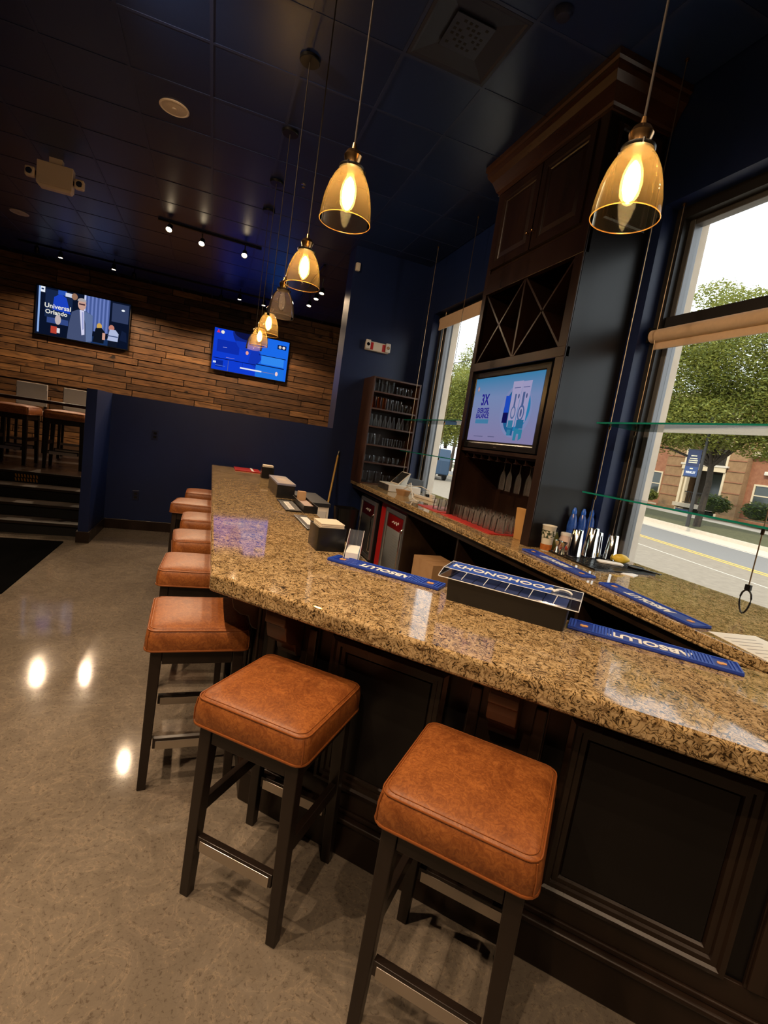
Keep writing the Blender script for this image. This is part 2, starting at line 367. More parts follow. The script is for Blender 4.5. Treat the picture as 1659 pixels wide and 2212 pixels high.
# plank wall at the back: each plank a piece
wallb = struct('wall_back', MB().box(-5.5, 2.95, 11.40, 11.6, 0.54, 3.95), MATTE)
PH = 0.1252; rnd = random.Random(11); plank_me = None
for r in range(27):
    z = 0.54+PH*r; x = -4.45-rnd.random()*0.9; 
    while x < 2.57:
        ln = rnd.choice([0.55, 0.8, 1.0, 1.2, 1.5, 1.8])*rnd.uniform(0.9, 1.1); x1 = min(x+ln, 2.57); h = PH
        if r == 26: h = 3.918-z
        if x1-x > 0.06:
            if plank_me is None:
                t = part('plank', MB().box(-0.5, 0.5, -1, 0, -0.5, 0.5), PLANK, wallb); plank_me = t.data
            else:
                t = bpy.data.objects.new('plank', plank_me); C.objects.link(t); t.parent = wallb
            t.location = ((x+x1)/2, 11.40, z+h/2); t.scale = (x1-x-0.014, rnd.uniform(0.015, 0.042), h-0.013)
        x = x1
struct('wall_plank_left', MB().box(-5.5, -5.3, 11.35, 11.4, 0.54, 3.95), NAVY)
# stairs
st = thing('stairs', 'dark wooden steps climbing beside the blue half wall to the raised dining floor', 'stairs', (0, 0, 0))
for k in range(4):
    y0 = 5.97+0.29*k; b = MB(); b.box(-3.6, -1.20, y0, y0+0.29 if k < 3 else y0+0.03, 0, 0.135*(k+1)-0.03)
    s = part('step', b, MATTE, st); part('nosing', MB().box(-3.6, -1.20, y0-0.02, y0+0.27 if k < 3 else y0+0.03, 0.135*(k+1)-0.03, 0.135*(k+1)-(0 if k < 3 else 0.001)), noisy('lit tread tone', (0.014, 0.009, 0.006), (0.03, 0.019, 0.012), 8), s, bevel=0.004)  # tread tops coloured paler than the risers for the light they catch
sg = thing('caution_sign', 'yellow and black striped caution strip stuck on the top step riser', 'sign', (-1.98, 6.8395, 0.4075))
part('backing', MB().box(-0.13, 0.13, -0.003, 0, 0, 0.10), MATTE, sg)
b = MB()
for row, zz in ((0, 0.008), (1, 0.056)):
    for k in range(8):
        x = -0.118+k*0.03
        b.hexa([(x, -0.0045, zz), (x+0.014, -0.0045, zz), (x+0.006, -0.0045, zz+0.036), (x-0.008, -0.0045, zz+0.036)], [(x, -0.003, zz), (x+0.014, -0.003, zz), (x+0.006, -0.003, zz+0.036), (x-0.008, -0.003, zz+0.036)])
part('stripes', b, mat('caution yellow', (0.65, 0.3, 0.03), 0.5), sg, kind='stuff')
tag(part('floor_mat', MB().box(-2.9, -1.31, 4.1, 5.70, 0, 0.012), noisy('mat pile', (0.0012, 0.0012, 0.0012), (0.003, 0.003, 0.003), 300, 1.0, spec=0.02), bevel=0.004), 'black entrance mat lying on the polished floor before the steps', 'mat')
# windows in the right wall
def window(idx, y0, y1, rail):
    fr = struct('window_%d' % idx, MB().box(2.68, 2.84, y0, y0+0.05, 0.94, 3.24).box(2.68, 2.84, y1-0.065, y1, 0.94, 3.24).box(2.68, 2.84, y0+0.05, y1-0.065, 3.17, 3.24), FRAME)
    part('inner_frame', MB().box(2.73, 2.80, y0+0.05, y0+0.085, 0.94, 3.17).box(2.73, 2.80, y1-0.105, y1-0.065, 0.94, 3.17).box(2.735, 2.80, y0+0.085, y1-0.105, 3.135, 3.17)  , ALU, fr, bevel=0.004)
    part('reveal', MB().box(2.841, 2.949, y1-0.02, y1, 0.9, 3.24).box(2.841, 2.949, y0, y0+0.10, 0.9, 3.24), STONE, fr)
    zs = [(0.942, 3.135)]
    if rail:
        part('transom', MB().box(2.70, 2.82, y0+0.05, y1-0.065, 2.49, 2.565), FRAME, fr, bevel=0.004); zs = [(0.942, 2.49), (2.565, 3.135)]
    for z0, z1 in zs: part('pane', MB().box(2.768, 2.772, y0+0.085, y1-0.105, z0, z1), PANE, fr)
    return fr
window(1, 0.55, 2.66, True); window(2, 4.45, 6.17, False)
b = MB(); b.lathe([(0.042, 0), (0.042, 2.0)], 20, M=Matrix.Rotation(-PI/2, 4, 'X')); 
bl = thing('roller_blind', 'tan roller blind rolled up under the transom of the big right window', 'blind', (2.655, 0.62, 2.435))
part('roll', b, BLIND, bl, smooth=40); part('hem', MB().box(-0.002, 0.012, 0.02, 1.98, -0.085, -0.03), BLIND, bl)
part('bracket', MB().box(-0.03, 0.045, -0.02, -0.001, -0.04, 0.055), BMETAL, bl); part('bracket', MB().box(-0.03, 0.045, 2.001, 2.02, -0.04, 0.055), BMETAL, bl)
bl = thing('roller_blind', 'tan roller blind at the head of the narrow far window', 'blind', (2.655, 4.5, 3.16))
part('roll', MB().lathe([(0.03, 0), (0.03, 1.6)], 16, M=Matrix.Rotation(-PI/2, 4, 'X')), BLIND, bl, smooth=40)
part('cloth', MB().box(-0.03, -0.02, 0.02, 1.58, -0.13, 0.02), BLIND, bl); part('bracket', MB().box(-0.03, 0.03, 1.601, 1.62, -0.03, 0.075), BMETAL, bl)

# ================================================================== FRONT BAR
A0 = 0.047; T0, T1 = 0.862, 0.93; SO, SI = 1.857, 2.78; AI = 0.75
b = MB(); b.prism([(A0, SO-A0), (1.70, SO-1.70), (1.86, SO-1.70), (1.86, SI-1.86), (AI, SI-AI), (AI, 6.30), (A0, 6.30)], T0, T1)
tag(part('granite_worktop', b, GRANITE, bevel=0.012, seg=3), 'thick tan speckled granite bar top with a diagonal near section', 'bar top')
bb = thing('panelled_counter', 'espresso panelled wooden front under the granite bar top', 'counter')
FX, FS = 0.267, 2.09
def offs(d, inner=0.62):      # footprint of the base with its front pushed out by d
    a, s = FX-d, FS-d*S2
    return [(a, s-a), (1.66, s-1.66), (1.80, s-1.66), (1.80, SI-0.1-1.80), (inner, SI-0.1-inner), (inner, 6.25), (a, 6.25)]
part('body', MB().prism(offs(0), 0.0, T0-0.002), PANEL, bb)
part('baseboard', MB().prism(offs(0.03), 0.0, 0.135), ESP, bb, bevel=0.004)
part('base_bead', MB().prism(offs(0.042), 0.135, 0.155), ESP, bb, bevel=0.007, seg=3)
part('base_cap', MB().prism(offs(0.022), 0.155, 0.172), ESP, bb, bevel=0.005)
part('bottom_rail', MB().prism(offs(0.012), 0.172, 0.245), ESP, bb, bevel=0.003)
part('top_rail', MB().prism(offs(0.012), 0.795, T0-0.0025), ESP, bb, bevel=0.003)
ux = Vector((1/S2, -1/S2, 0)); nx = Vector((-1/S2, -1/S2, 0)); O = Vector((FS/2, FS/2, 0))
fd = lambda u, v, h: O+ux*u+nx*h+Vector((0, 0, v))
fs_ = lambda u, v, h: Vector((FX-h, u, v))
PROF = [(0, 0.0), (0, 0.022), (0.014, 0.026), (0.02, 0.018), (0.034, 0.018), (0.038, 0.010), (0.052, 0.010), (0.058, 0.0)]
CORB = [(0, 0.855), (0.16, 0.855), (0.165, 0.80), (0.15, 0.79), (0.145, 0.755), (0.135, 0.72), (0.10, 0.69), (0.06, 0.68), (0.05, 0.64), (0.035, 0.615), (0, 0.60)]
def bay(f, u0, u1):
    p = part('raised_panel', MB().frame(u0, u1, 0.245, 0.795, PROF, f), ESP, bb)
    part('flat_panel', MB().frame(u0+0.058, u1-0.058, 0.303, 0.737, [(0, 0.001), (0.002, 0.004)], f, True), PANEL, p)
def pilaster(f, c, hw=0.12, corbel=True):
    b = MB()
    b.hexa([f(c-hw, 0.245, 0), f(c+hw, 0.245, 0), f(c+hw, 0.245, 0.012), f(c-hw, 0.245, 0.012)], [f(c-hw, 0.795, 0), f(c+hw, 0.795, 0), f(c+hw, 0.795, 0.012), f(c-hw, 0.795, 0.012)])
    p = part('pilaster', b, ESP, bb)
    for e in (-1, 1):
        b = MB(); a = c+e*(hw-0.022)
        b.hexa([f(a-0.018, 0.25, 0.012), f(a+0.018, 0.25, 0.012), f(a+0.018, 0.25, 0.024), f(a-0.018, 0.25, 0.024)], [f(a-0.018, 0.79, 0.012), f(a+0.018, 0.79, 0.012), f(a+0.018, 0.79, 0.024), f(a-0.018, 0.79, 0.024)])
        part('stile', b, ESP, p, bevel=0.005)
    if corbel: part('corbel', MB().prisma(CORB, c-0.043, c+0.043, lambda h, z, u: f(u, 0.855-(0.855-z)*0.74, h*0.78+0.012)), noisy('corbel wood', (0.035, 0.014, 0.007), (0.06, 0.024, 0.011), 8, 0.3), p, bevel=0.004)
    return p
uc = (FX-(FS-FX))/S2
bay(fd, -0.79, -0.355); pilaster(fd, -0.165); bay(fd, 0.015, 0.495); pilaster(fd, 0.66, corbel=False); bay(fd, 0.80, 0.84+0.2)
pilaster(fd, uc+0.14, 0.11)
for k in range(6): bay(fs_, 2.15+0.70*k, 2.15+0.70*k+0.44); 
for k in range(5): pilaster(fs_, 2.72+0.70*k, 0.10)
pilaster(fs_, FS-FX+0.14, 0.11)
part('power_outlet', MB().add([], []).hexa([fd(-0.155, 0.50, 0.012), fd(-0.105, 0.50, 0.012), fd(-0.105, 0.50, 0.016), fd(-0.155, 0.50, 0.016)], [fd(-0.155, 0.58, 0.012), fd(-0.105, 0.58, 0.012), fd(-0.105, 0.58, 0.016), fd(-0.155, 0.58, 0.016)]), BLACK, bb)

# ------------------------------------------------------------------ bar stools
def make_stool(loc, rz, label, group):
    t = thing('bar_stool', label, 'stool', loc, rz, group)
    W = 0.385; h0, h1 = 0.585, 0.668
    R = [rrect(W, W, 0.03, h0), rrect(W+0.006, W+0.006, 0.034, h0+0.012), rrect(W+0.006, W+0.006, 0.034, h0+0.045), rrect(W-0.004, W-0.004, 0.034, h1-0.008), rrect(W-0.018, W-0.018, 0.034, h1+0.002), rrect(W-0.05, W-0.05, 0.04, h1+0.010), rrect(W-0.12, W-0.12, 0.05, h1+0.018), rrect(W-0.22, W-0.22, 0.05, h1+0.023), rrect(W-0.34, W-0.34, 0.018, h1+0.025)]
    s = part('seat', MB().rings(R), LEATHER, t, smooth=50)
    b = MB(); b.loop(rrect(W+0.004, W+0.004, 0.034, h0+0.003), 0.004); b.loop(rrect(W-0.008, W-0.008, 0.033, h1-0.0015), 0.0024); b.loop(rrect(W-0.026, W-0.026, 0.03, h1+0.0045), 0.0012)
    for sx in (-1, 1):
        for sy in (-1, 1): b.tube([(sx*(W/2-0.006), sy*(W/2-0.006), h0+0.01), (sx*(W/2-0.006), sy*(W/2-0.006), h0+0.045), (sx*(W/2-0.011), sy*(W/2-0.011), h1-0.004)], 0.0022, 6)
    part('piping', b, PIPE, s, smooth=60)
    a = 0.172; r = 0.042
    for sx in (-1, 1):
        for sy in (-1, 1):
            x1, y1 = sx*a, sy*a; x0, y0 = sx*(a-r), sy*(a-r); k = 0.012; q = 0.31
            bot = [(sx*(a+0.006), sy*(a+0.010), 0), (sx*(a+0.006-0.032), sy*(a+0.010), 0), (sx*(a+0.006-0.032), sy*(a+0.010-0.032), 0), (sx*(a+0.006), sy*(a+0.010-0.032), 0)]
            top = [(x1, y1, h0-0.001), (x0, y1, h0-0.001), (x0, y0, h0-0.001), (x1, y0, h0-0.001)]
            mb = MB(); bt = [Vector(v) for v in bot]; tp = [Vector(v) for v in top]
            mb.rings([bt, [a_.lerp(b_, 0.5) for a_, b_ in zip(bt, tp)], tp]); part('leg', mb, LEG, t, bevel=0.003, label=None)
    e = a-r
    for (x0, x1, y0, y1) in ((-e, e, -a+0.004, -a+0.028), (-e, e, a-0.028, a-0.004), (-a+0.004, -a+0.028, -e, e), (a-0.028, a-0.004, -e, e)):
        part('apron', MB().box(x0, x1, y0, y1, h0-0.062, h0-0.001), LEG, t, bevel=0.002)
    for sy in (-1, 1):
        f = part('footrest', MB().box(-e-0.006, e+0.006, min(sy*(a-0.020), sy*(a+0.002)), max(sy*(a-0.020), sy*(a+0.002)), 0.172, 0.214), LEG, t, bevel=0.002)
        y0, y1 = sorted((sy*(a-0.0215), sy*(a+0.0035)))
        part('kick_plate', MB().box(-e+0.004, e-0.004, y0, y1, 0.168, 0.2035), STEEL, f, bevel=0.001, label='brushed steel kick plate')
    for sx in (-1, 1):
        part('stretcher', MB().box(min(sx*(a-0.026), sx*(a-0.004)), max(sx*(a-0.026), sx*(a-0.004)), -e-0.006, e+0.006, 0.275, 0.318), LEG, t, bevel=0.002)
    return t
SG = 'leather stools along the granite bar'
D2R = PI/180
st0 = make_stool((0.722, 0.975, 0), -44*D2R, 'nearest leather bar stool, at the diagonal bar front before the big dark panel', SG)
for (x, y, a, lb) in ((0.296, 1.448, -41, 'leather bar stool second nearest, standing free at the left of the diagonal bar front'),
                      (0.03, 2.095, 2, 'leather bar stool tucked under the corner where the straight bar turns diagonal'),
                      (0.005, 2.86, -2, 'second leather stool along the straight bar, just beyond the corner stool'),
                      (0.018, 3.53, 4, 'third leather stool along the straight bar, counted from the corner'),
                      (0.035, 4.22, 0, 'fourth leather stool along the straight bar, counted from the corner'),
                      (-0.075, 4.93, -6, 'fifth leather stool along the straight bar, pulled out a little'),
                      (0.0, 5.68, 0, 'farthest leather stool along the straight bar, near the blue half wall')):
    dup(st0, loc=(x, y, 0), rz=a*D2R, label=lb)

# ------------------------------------------------------------------ things on the front bar
def diag(name, label, cat, u, v, z, rz=0, group=None):
    return thing(name, label, cat, (u/S2+v/S2, -u/S2+v/S2, z), -PI/4+rz, group)
def bar_mat(t, ln, wd, ribs, word):
    part('rubber_base', MB().box(-ln/2, ln/2, -wd/2, wd/2, 0, 0.009), BLUE, t, bevel=0.003)
    part('rim', MB().frame(-ln/2, ln/2, -wd/2, wd/2, [(0.0015, 0.009), (0.0015, 0.013), (0.007, 0.013), (0.007, 0.009)], lambda u, v, h: (u, v, h)), BLUEL, t)
    b = MB(); x = -ln/2+0.012
    while x < ln/2-0.012:
        if abs(x) > ln*0.205 and abs(abs(x)-ln*0.40) > 0.022: b.box(x-0.0028, x+0.0028, -wd/2+0.009, wd/2-0.009, 0.009, 0.0125)
        x += 0.0105
    if ribs: part('ribs', b, BLUEL, t, kind='stuff')
    text(word, wd*0.62, lambda x, y, z: (-x, -y, 0.0102+z), INK, 'lettering', t, bold=0.0022, sx=1.02 if ln > 0.55 else 0.92)
    b = MB()
    for sx in (-1, 1):
        c = sx*ln*0.40
        b.prism([(c+p*0.72, q*0.7) for p, q in [(-0.018, -0.012), (-0.006, -0.018), (0.004, -0.012), (0.018, -0.006), (0.02, 0.012), (0.008, 0.02), (-0.002, 0.012), (-0.014, 0.02), (-0.02, 0.006)]], 0.0092, 0.0112)
    part('emblem', b, GOLD, t)
t = diag('bar_mat', 'blue rubber bar mat with white lettering, left of the black condiment box', 'bar mat', -0.83, 1.913, T1); bar_mat(t, 0.535, 0.10, True, 'ABSOLUT')
t = diag('bar_mat', 'blue rubber bar mat with white lettering, right of the black condiment box', 'bar mat', 0.207, 1.898, T1); bar_mat(t, 0.535, 0.108, True, 'ABSOLUT')
t = diag('condiment_box', 'black condiment box with a clear hinged lid on the diagonal bar', 'condiment box', -0.287, 1.856, T1)
b = MB(); b.rings([rrect(0.435, 0.145, 0.012, 0, 3), rrect(0.445, 0.158, 0.012, 0.088, 3), rrect(0.437, 0.150, 0.01, 0.088, 3), rrect(0.428, 0.141, 0.01, 0.006, 3)]); part('body', b, mat('matte black box', (0.010, 0.009, 0.008), 0.5), t, smooth=30)
for k in range(5): part('insert', MB().rings([rrect(0.078, 0.135, 0.008, 0.075, 2, -0.172+0.086*k), rrect(0.082, 0.138, 0.008, 0.086, 2, -0.172+0.086*k)]), mat('dark blue insert', (0.05, 0.08, 0.24), 0.3), t)
LP = [(-0.089, 0.0885), (-0.086, 0.094), (-0.034, 0.114), (0.086, 0.119), (0.089, 0.0885)]
fl_ = lambda p, q, a: (a, p, q)
LIDG = glassy('hazy lid acrylic', (0.9, 0.94, 1.0), 0.22, 0.08, 0.16, (0.5, 0.62, 0.95))
lid = part('lid', MB().add([fl_(p, q, a) for a in (-0.255, 0.255) for p, q in LP], [(0, 1, 2, 3, 4), (5, 6, 7, 8, 9), (0, 1, 6, 5), (1, 2, 7, 6), (2, 3, 8, 7), (3, 4, 9, 8)]), LIDG, t)
b = MB(); b.loop([fl_(p, q, a) for a, (p, q) in ((-0.255, LP[0]), (0.255, LP[0]), (0.255, LP[4]), (-0.255, LP[4]))], 0.0018); b.tube([fl_(*LP[2], -0.255), fl_(*LP[2], 0.255)], 0.0014, 6); b.tube([fl_(*LP[3], -0.255), fl_(*LP[3], 0.255)], 0.0014, 6)
for a in (-0.255, 0.255): b.tube([fl_(p, q, a) for p, q in LP], 0.0013, 5)
for a in (-0.165, -0.08, 0.0, 0.085, 0.17): b.tube([fl_(-0.087, 0.095, a), fl_(-0.034, 0.1145, a+0.006)], 0.0013, 5)
part('lid_edge', b, mat('frosted acrylic edge', (0.75, 0.78, 0.82), 0.3), lid)
tz = lambda y: 0.1195+(y-0.0)*0.0417
b = MB(); b.hexa([fl_(-0.032, 0.1145, -0.24), fl_(-0.032, 0.1145, 0.15), fl_(0.084, 0.1193, 0.15), fl_(0.084, 0.1193, -0.24)], [fl_(-0.032, 0.1150, -0.24), fl_(-0.032, 0.1150, 0.15), fl_(0.084, 0.1198, 0.15), fl_(0.084, 0.1198, -0.24)])
part('blue_label', b, mat('cobalt label', (0.02, 0.075, 0.42), 0.35), lid)
text('KHONOHOOA', 0.058, lambda x, y, z: (x-0.035, y+0.02, 0.1172+(y+0.02)*0.0417+z), INK, 'lettering', lid, bold=0.0012, sx=1.0)
b = MB(); b.tube([(0.19+0.030*math.cos(a), 0.0+0.05*math.sin(a), 0.1195) for a in [PI*(0.95-k*0.095) for k in range(10)]], 0.0036, 6); b.prism([(0.146, 0.024), (0.160, -0.012), (0.174, 0.026)], 0.1175, 0.1205); part('arrow_mark', b, INK, lid)
def napkin_box(loc, rz, label, w=0.142, d=0.175, h=0.115):
    t = thing('napkin_holder', label, 'napkin holder', loc, rz, 'black napkin holders')
    part('box', MB().rings([rrect(w, d, 0.008, 0, 3), rrect(w, d, 0.008, h, 3), rrect(w-0.008, d-0.008, 0.006, h, 3), rrect(w-0.008, d-0.008, 0.006, 0.02, 3)]), BLACK, t, smooth=30)
    b = MB()
    for k in range(7): b.box(-w/2+0.012+0.001*(k % 2), w/2-0.010-0.001*(k % 3), -d/2+0.012, d/2-0.02+0.001*(k % 2), h-0.03+0.0072*k, h-0.024+0.0072*k)
    part('napkins', b, NAPKIN, t, bevel=0.0015); return t
napkin_box((0.590, 2.345, T1), 0.06, 'large black napkin holder with a stack of cream napkins near the diagonal corner')
napkin_box((0.615, 5.46, T1), 0.0, 'small far black napkin holder beside the red folder', 0.13, 0.15, 0.12)
t = thing('menu_folder', 'red folder with a white strip at the far end of the granite bar', 'folder', (0.46, 6.07, T1))
part('cover', MB().box(-0.16, 0.13, -0.20, 0.20, 0, 0.012), RED, t, bevel=0.003); part('strip', MB().box(0.03, 0.055, -0.198, 0.198, 0.0122, 0.0132), PAPER, t)
t = thing('card_box', 'black box with a printed brown and blue lid on the granite bar', 'box', (0.612, 4.28, T1), 0.0)
part('body', MB().rings([rrect(0.145, 0.62, 0.006, 0, 2), rrect(0.145, 0.62, 0.006, 0.105, 2)]), BLACK, t)
part('lid', MB().rings([rrect(0.152, 0.63, 0.006, 0.105, 2), rrect(0.152, 0.63, 0.006, 0.119, 2)]), mat('lilac grey lid', (0.16, 0.16, 0.22), 0.3), t)
part('label_panel', MB().box(-0.055, 0.065, -0.30, 0.24, 0.1192, 0.1204), noisy('brown print', (0.16, 0.09, 0.05), (0.24, 0.15, 0.09), 15, 0.35), t)
b = MB()
for yy, ww in ((0.06, 0.03), (0.0, 0.035), (-0.06, 0.028)): b.box(-ww, ww, yy-0.012, yy+0.012, 0.1205, 0.121)
part('print_bars', b, mat('tan print', (0.5, 0.38, 0.24), 0.4), t, kind='stuff')
def presenter(loc, rz, label, w, d):
    t = thing('check_presenter', label, 'check presenter', loc, rz)
    part('folder', MB().box(-w/2, w/2, -d/2, d/2, 0, 0.012), BLACK, t, bevel=0.003); return t
t = presenter((0.585, 3.585, T1), 0, 'black check presenter with a white printed slip behind the big napkin holder', 0.115, 0.50)
part('slip', MB().box(-0.025, 0.012, -0.20, 0.12, 0.0122, 0.0132), PAPER, t)
b = MB()
for k in range(14): b.box(-0.018, 0.006, -0.185+0.021*k, -0.178+0.021*k, 0.0133, 0.0137)
part('print_lines', b, mat('grey print', (0.25, 0.22, 0.2), 0.6), t, kind='stuff')
t = thing('tip_tray', 'low black tray holding brown cards at the inner edge of the bar', 'tray', (0.70, 3.60, T1))
part('tray', MB().frame(-0.05, 0.05, -0.26, 0.26, [(0, 0), (0, 0.05), (0.006, 0.05), (0.006, 0.006)], lambda u, v, h: (u, v, h), True), BLACK, t); part('card', MB().box(-0.03, 0.03, -0.22, 0.05, 0.0065, 0.045, Matrix.Rotation(-0.12, 4, 'Y')), noisy('brown card', (0.16, 0.07, 0.045), (0.2, 0.09, 0.06), 10), t)
part('card', MB().box(-0.03, 0.03, 0.12, 0.17, 0.0065, 0.10), CARD, t)
t = presenter((0.605, 2.955, T1), 0.02, 'black check presenter with white slip right behind the large napkin holder', 0.085, 0.44)
part('slip', MB().box(-0.015, 0.03, -0.10, 0.14, 0.0122, 0.013), PAPER, t)
t = thing('acrylic_holder', 'clear acrylic holder with white paper beside the large napkin holder', 'holder', (0.70, 2.225, T1), -0.35)
b = MB(); A = 0.036
for x in (-A, A-0.003): b.add([(x, -0.135, 0), (x+0.003, -0.135, 0), (x+0.003, 0.115, 0), (x, 0.115, 0), (x, -0.135, 0.012), (x+0.003, -0.135, 0.012), (x+0.003, 0.115, 0.105), (x, 0.115, 0.105)], [(3, 2, 1, 0), (4, 5, 6, 7), (0, 1, 5, 4), (1, 2, 6, 5), (2, 3, 7, 6), (3, 0, 4, 7)])
b.box(-A, A, 0.112, 0.115, 0, 0.105); b.box(-A+0.003, A-0.003, -0.135, 0.112, 0, 0.003); part('case', b, ACRYL, t)
part('paper', MB().box(-A+0.006, A-0.006, -0.12, 0.05, 0.0032, 0.038), PAPER, t, bevel=0.002)
b = MB(); b.tube([(A, -0.135, 0.012), (A, 0.115, 0.105)], 0.0016, 5); b.tube([(-A, -0.135, 0.012), (-A, 0.115, 0.105)], 0.0016, 5); part('edge', b, mat('acrylic edge', (0.7, 0.68, 0.64), 0.3), t)
t = thing('bar_cabinet', 'white under-bar cabinet with a dark flat top behind the bar', 'cabinet', (0.995, 4.98, 0))
part('body', MB().box(-0.15, 0.15, -0.37, 0.37, 0, 0.80), WHITE, t, bevel=0.006); part('top', MB().box(-0.16, 0.16, -0.385, 0.385, 0.80, 0.833), mat('charcoal laminate', (0.02, 0.021, 0.025), 0.35), t, bevel=0.003)
part('front_panel', MB().box(-0.12, 0.125, -0.376, -0.370, 0.12, 0.755), mat('cool white panel', (0.62, 0.6, 0.58), 0.4), t, bevel=0.002)

# ================================================================== BACK BAR
BX, BT = 1.87, 0.94
struct('trim_1', MB().box(2.57, 2.80, 0.605, 2.59, 0.90, BT).box(2.57, 2.676, 0.555, 0.605, 0.90, BT).box(2.57, 2.676, 2.59, 2.655, 0.90, BT), GRANITE); struct('trim_2', MB().box(2.57, 2.80, 4.505, 6.10, 0.90, BT).box(2.57, 2.676, 4.455, 4.505, 0.90, BT).box(2.57, 2.676, 6.10, 6.165, 0.90, BT), GRANITE)
b = MB(); b.box(BX, 2.57, 0.2, 6.53, 0.90, BT)
b.box(BX, BX+0.05, 0.2, 6.53, 0.885, 0.90)
tag(part('back_counter', b, GRANITE, bevel=0.008, seg=3), 'long tan granite back counter running under the windows and the dark tower', 'counter')
t = thing('back_bar_cabinet', 'dark open cabinet carrying the back counter', 'cabinet', (0, 0, 0))
part('back_panel', MB().box(2.46, 2.56, 0.2, 6.52, 0, 0.885), ESP, t); part('bottom_shelf', MB().box(1.95, 2.46, 0.2, 4.52, 0, 0.10), ESP, t)
part('apron_rail', MB().box(1.905, 1.93, 0.2, 6.52, 0.835, 0.885), ESP, t)
for y in (0.2, 2.0, 3.4, 4.5): part('divider', MB().box(1.93, 2.46, y, y+0.025, 0.10, 0.885), ESP, t)
part('low_shelf', MB().box(1.96, 2.46, 2.03, 3.39, 0.42, 0.44), ESP, t)
tag(part('cardboard_box', MB().box(-0.15, 0.15, -0.20, 0.20, 0, 0.36).box(-0.152, 0.152, -0.03, 0.03, 0.3605, 0.3615), CARD, loc=(2.15, 4.13, 0.10), rz=0.06, bevel=0.004), 'brown cardboard box in the dark space under the back counter', 'box')
def fridge(loc, W, H, body, label, frame, off=0.0):
    DW = W-2*abs(off)
    t = thing('mini_fridge', label, 'fridge', loc, 0, 'glass door fridges under the back counter')
    part('body', MB().box(0.0, 0.42, -W/2, W/2, 0, H), body, t, bevel=0.01)
    h2 = DW/2-0.02; g = lambda u, v, h: (-h, u-off, v)
    d = part('door', MB().frame(-h2, h2, 0.05, H-0.03, [(0, 0), (0, 0.03), (0.045, 0.03), (0.05, 0.014)], g), frame, t, bevel=0.003)
    part('lining', MB().frame(-h2+0.05, h2-0.05, 0.1, H-0.08, [(0, 0.008), (0.001, 0.009)], g, True), mat('frosted lining', (0.8, 0.82, 0.83), 0.5), d)
    part('header', MB().frame(-h2+0.055, h2-0.055, H-0.24, H-0.09, [(0, 0.010), (0.001, 0.011)], g, True), RED, d)
    b = MB()
    for k in range(15): b.frame(-h2+0.06, h2*0.2, 0.12+0.028*k, 0.134+0.028*k, [(0, 0.010), (0.001, 0.011)], g, True)
    part('printed_rows', b, mat('row print', (0.75, 0.76, 0.77), 0.4), d, kind='stuff')
    part('glass', MB().frame(-h2+0.05, h2-0.05, 0.1, H-0.08, [(0, 0.013), (0.001, 0.015)], g, True), glassy('fridge glass', (0.93, 0.95, 0.96), 0.2), d)
    part('handle', MB().tube([g(-h2+0.02, 0.15, 0.03), g(-h2+0.02, 0.17, 0.055), g(-h2+0.02, H-0.2, 0.055), g(-h2+0.02, H-0.18, 0.03)], 0.008, 8), CHROME, d, smooth=40)
    part('script_mark', MB().tube([g(-0.10+0.0125*k, H-0.165+0.022*math.sin(k*1.15)*(1-k/24), 0.0125) for k in range(17)], 0.005, 5), INK, d)
    return t
SILVER = mat('silver frame', (0.55, 0.56, 0.58), 0.3, 0.9)
fridge((1.985, 5.01, 0), 0.86, 0.82, RED, 'red mini fridge with a silver framed glass door under the back counter', SILVER, 0.11)
fridge((1.985, 5.88, 0), 0.66, 0.80, BLACK, 'black mini fridge with a silver framed glass door, far end under the back counter', SILVER)
tag(part('trash_bin', MB().rings([rrect(0.22, 0.22, 0.03, 0, 3), rrect(0.28, 0.28, 0.04, 0.62, 3), rrect(0.26, 0.26, 0.04, 0.62, 3), rrect(0.2, 0.2, 0.03, 0.02, 3)]), BLACK, loc=(1.70, 5.95, 0), smooth=30), 'black plastic bin on the floor between bar and back counter', 'bin')
t = thing('broom', 'broom with a yellow handle leaning on the blue exit wall', 'broom', (0, 0, 0))
part('handle', MB().tube([(1.455, 6.10, 0.16), (1.636, 6.505, 1.24)], 0.013, 8), mat('yellow wood', (0.62, 0.36, 0.05), 0.45), t, smooth=40); part('grip', MB().tube([(1.636, 6.505, 1.24), (1.648, 6.53-0.016, 1.30)], 0.014, 8), BLACK, t, smooth=40)
part('head', MB().prisma([(-0.02, 0), (0.02, 0), (0.015, 0.16), (-0.015, 0.16)], -0.13, 0.13, lambda p, q, a: (1.455+a, 6.10+p, q)), MATTE, t)
# hose clutter behind the diagonal bar
tag(part('drink_hose', MB().tube([(1.62+0.12*math.cos(a*0.9), 1.62+0.16*math.sin(a*0.9), 0.60+0.02*a) for a in [k*0.35 for k in range(22)]], 0.011, 8), BLACK, smooth=60), 'coiled black drink hose in the dark gap behind the bar', 'hose')
t = thing('bar_sink', 'stainless sink unit standing in the gap behind the diagonal bar', 'sink', (1.28, 1.86, 0), -PI/4)
part('basin', MB().frame(-0.42, 0.42, -0.13, 0.17, [(0, 0.1), (0, 0.57), (0.02, 0.57), (0.03, 0.38)], lambda u, v, h: (u, v, h), True), mat('dull steel', (0.12, 0.12, 0.12), 0.4, 1.0), t)
for sx in (-0.38, 0.38):
    for sy in (-0.09, 0.13): part('leg', MB().box(sx-0.015, sx+0.015, sy-0.015, sy+0.015, 0, 0.4), BMETAL, t)
part('faucet', MB().tube([(0.0, 0.155, 0.57), (0.0, 0.155, 0.70), (0, 0.12, 0.74), (0, 0.06, 0.74), (0, 0.03, 0.70)], 0.010, 8), CHROME, t, smooth=60)

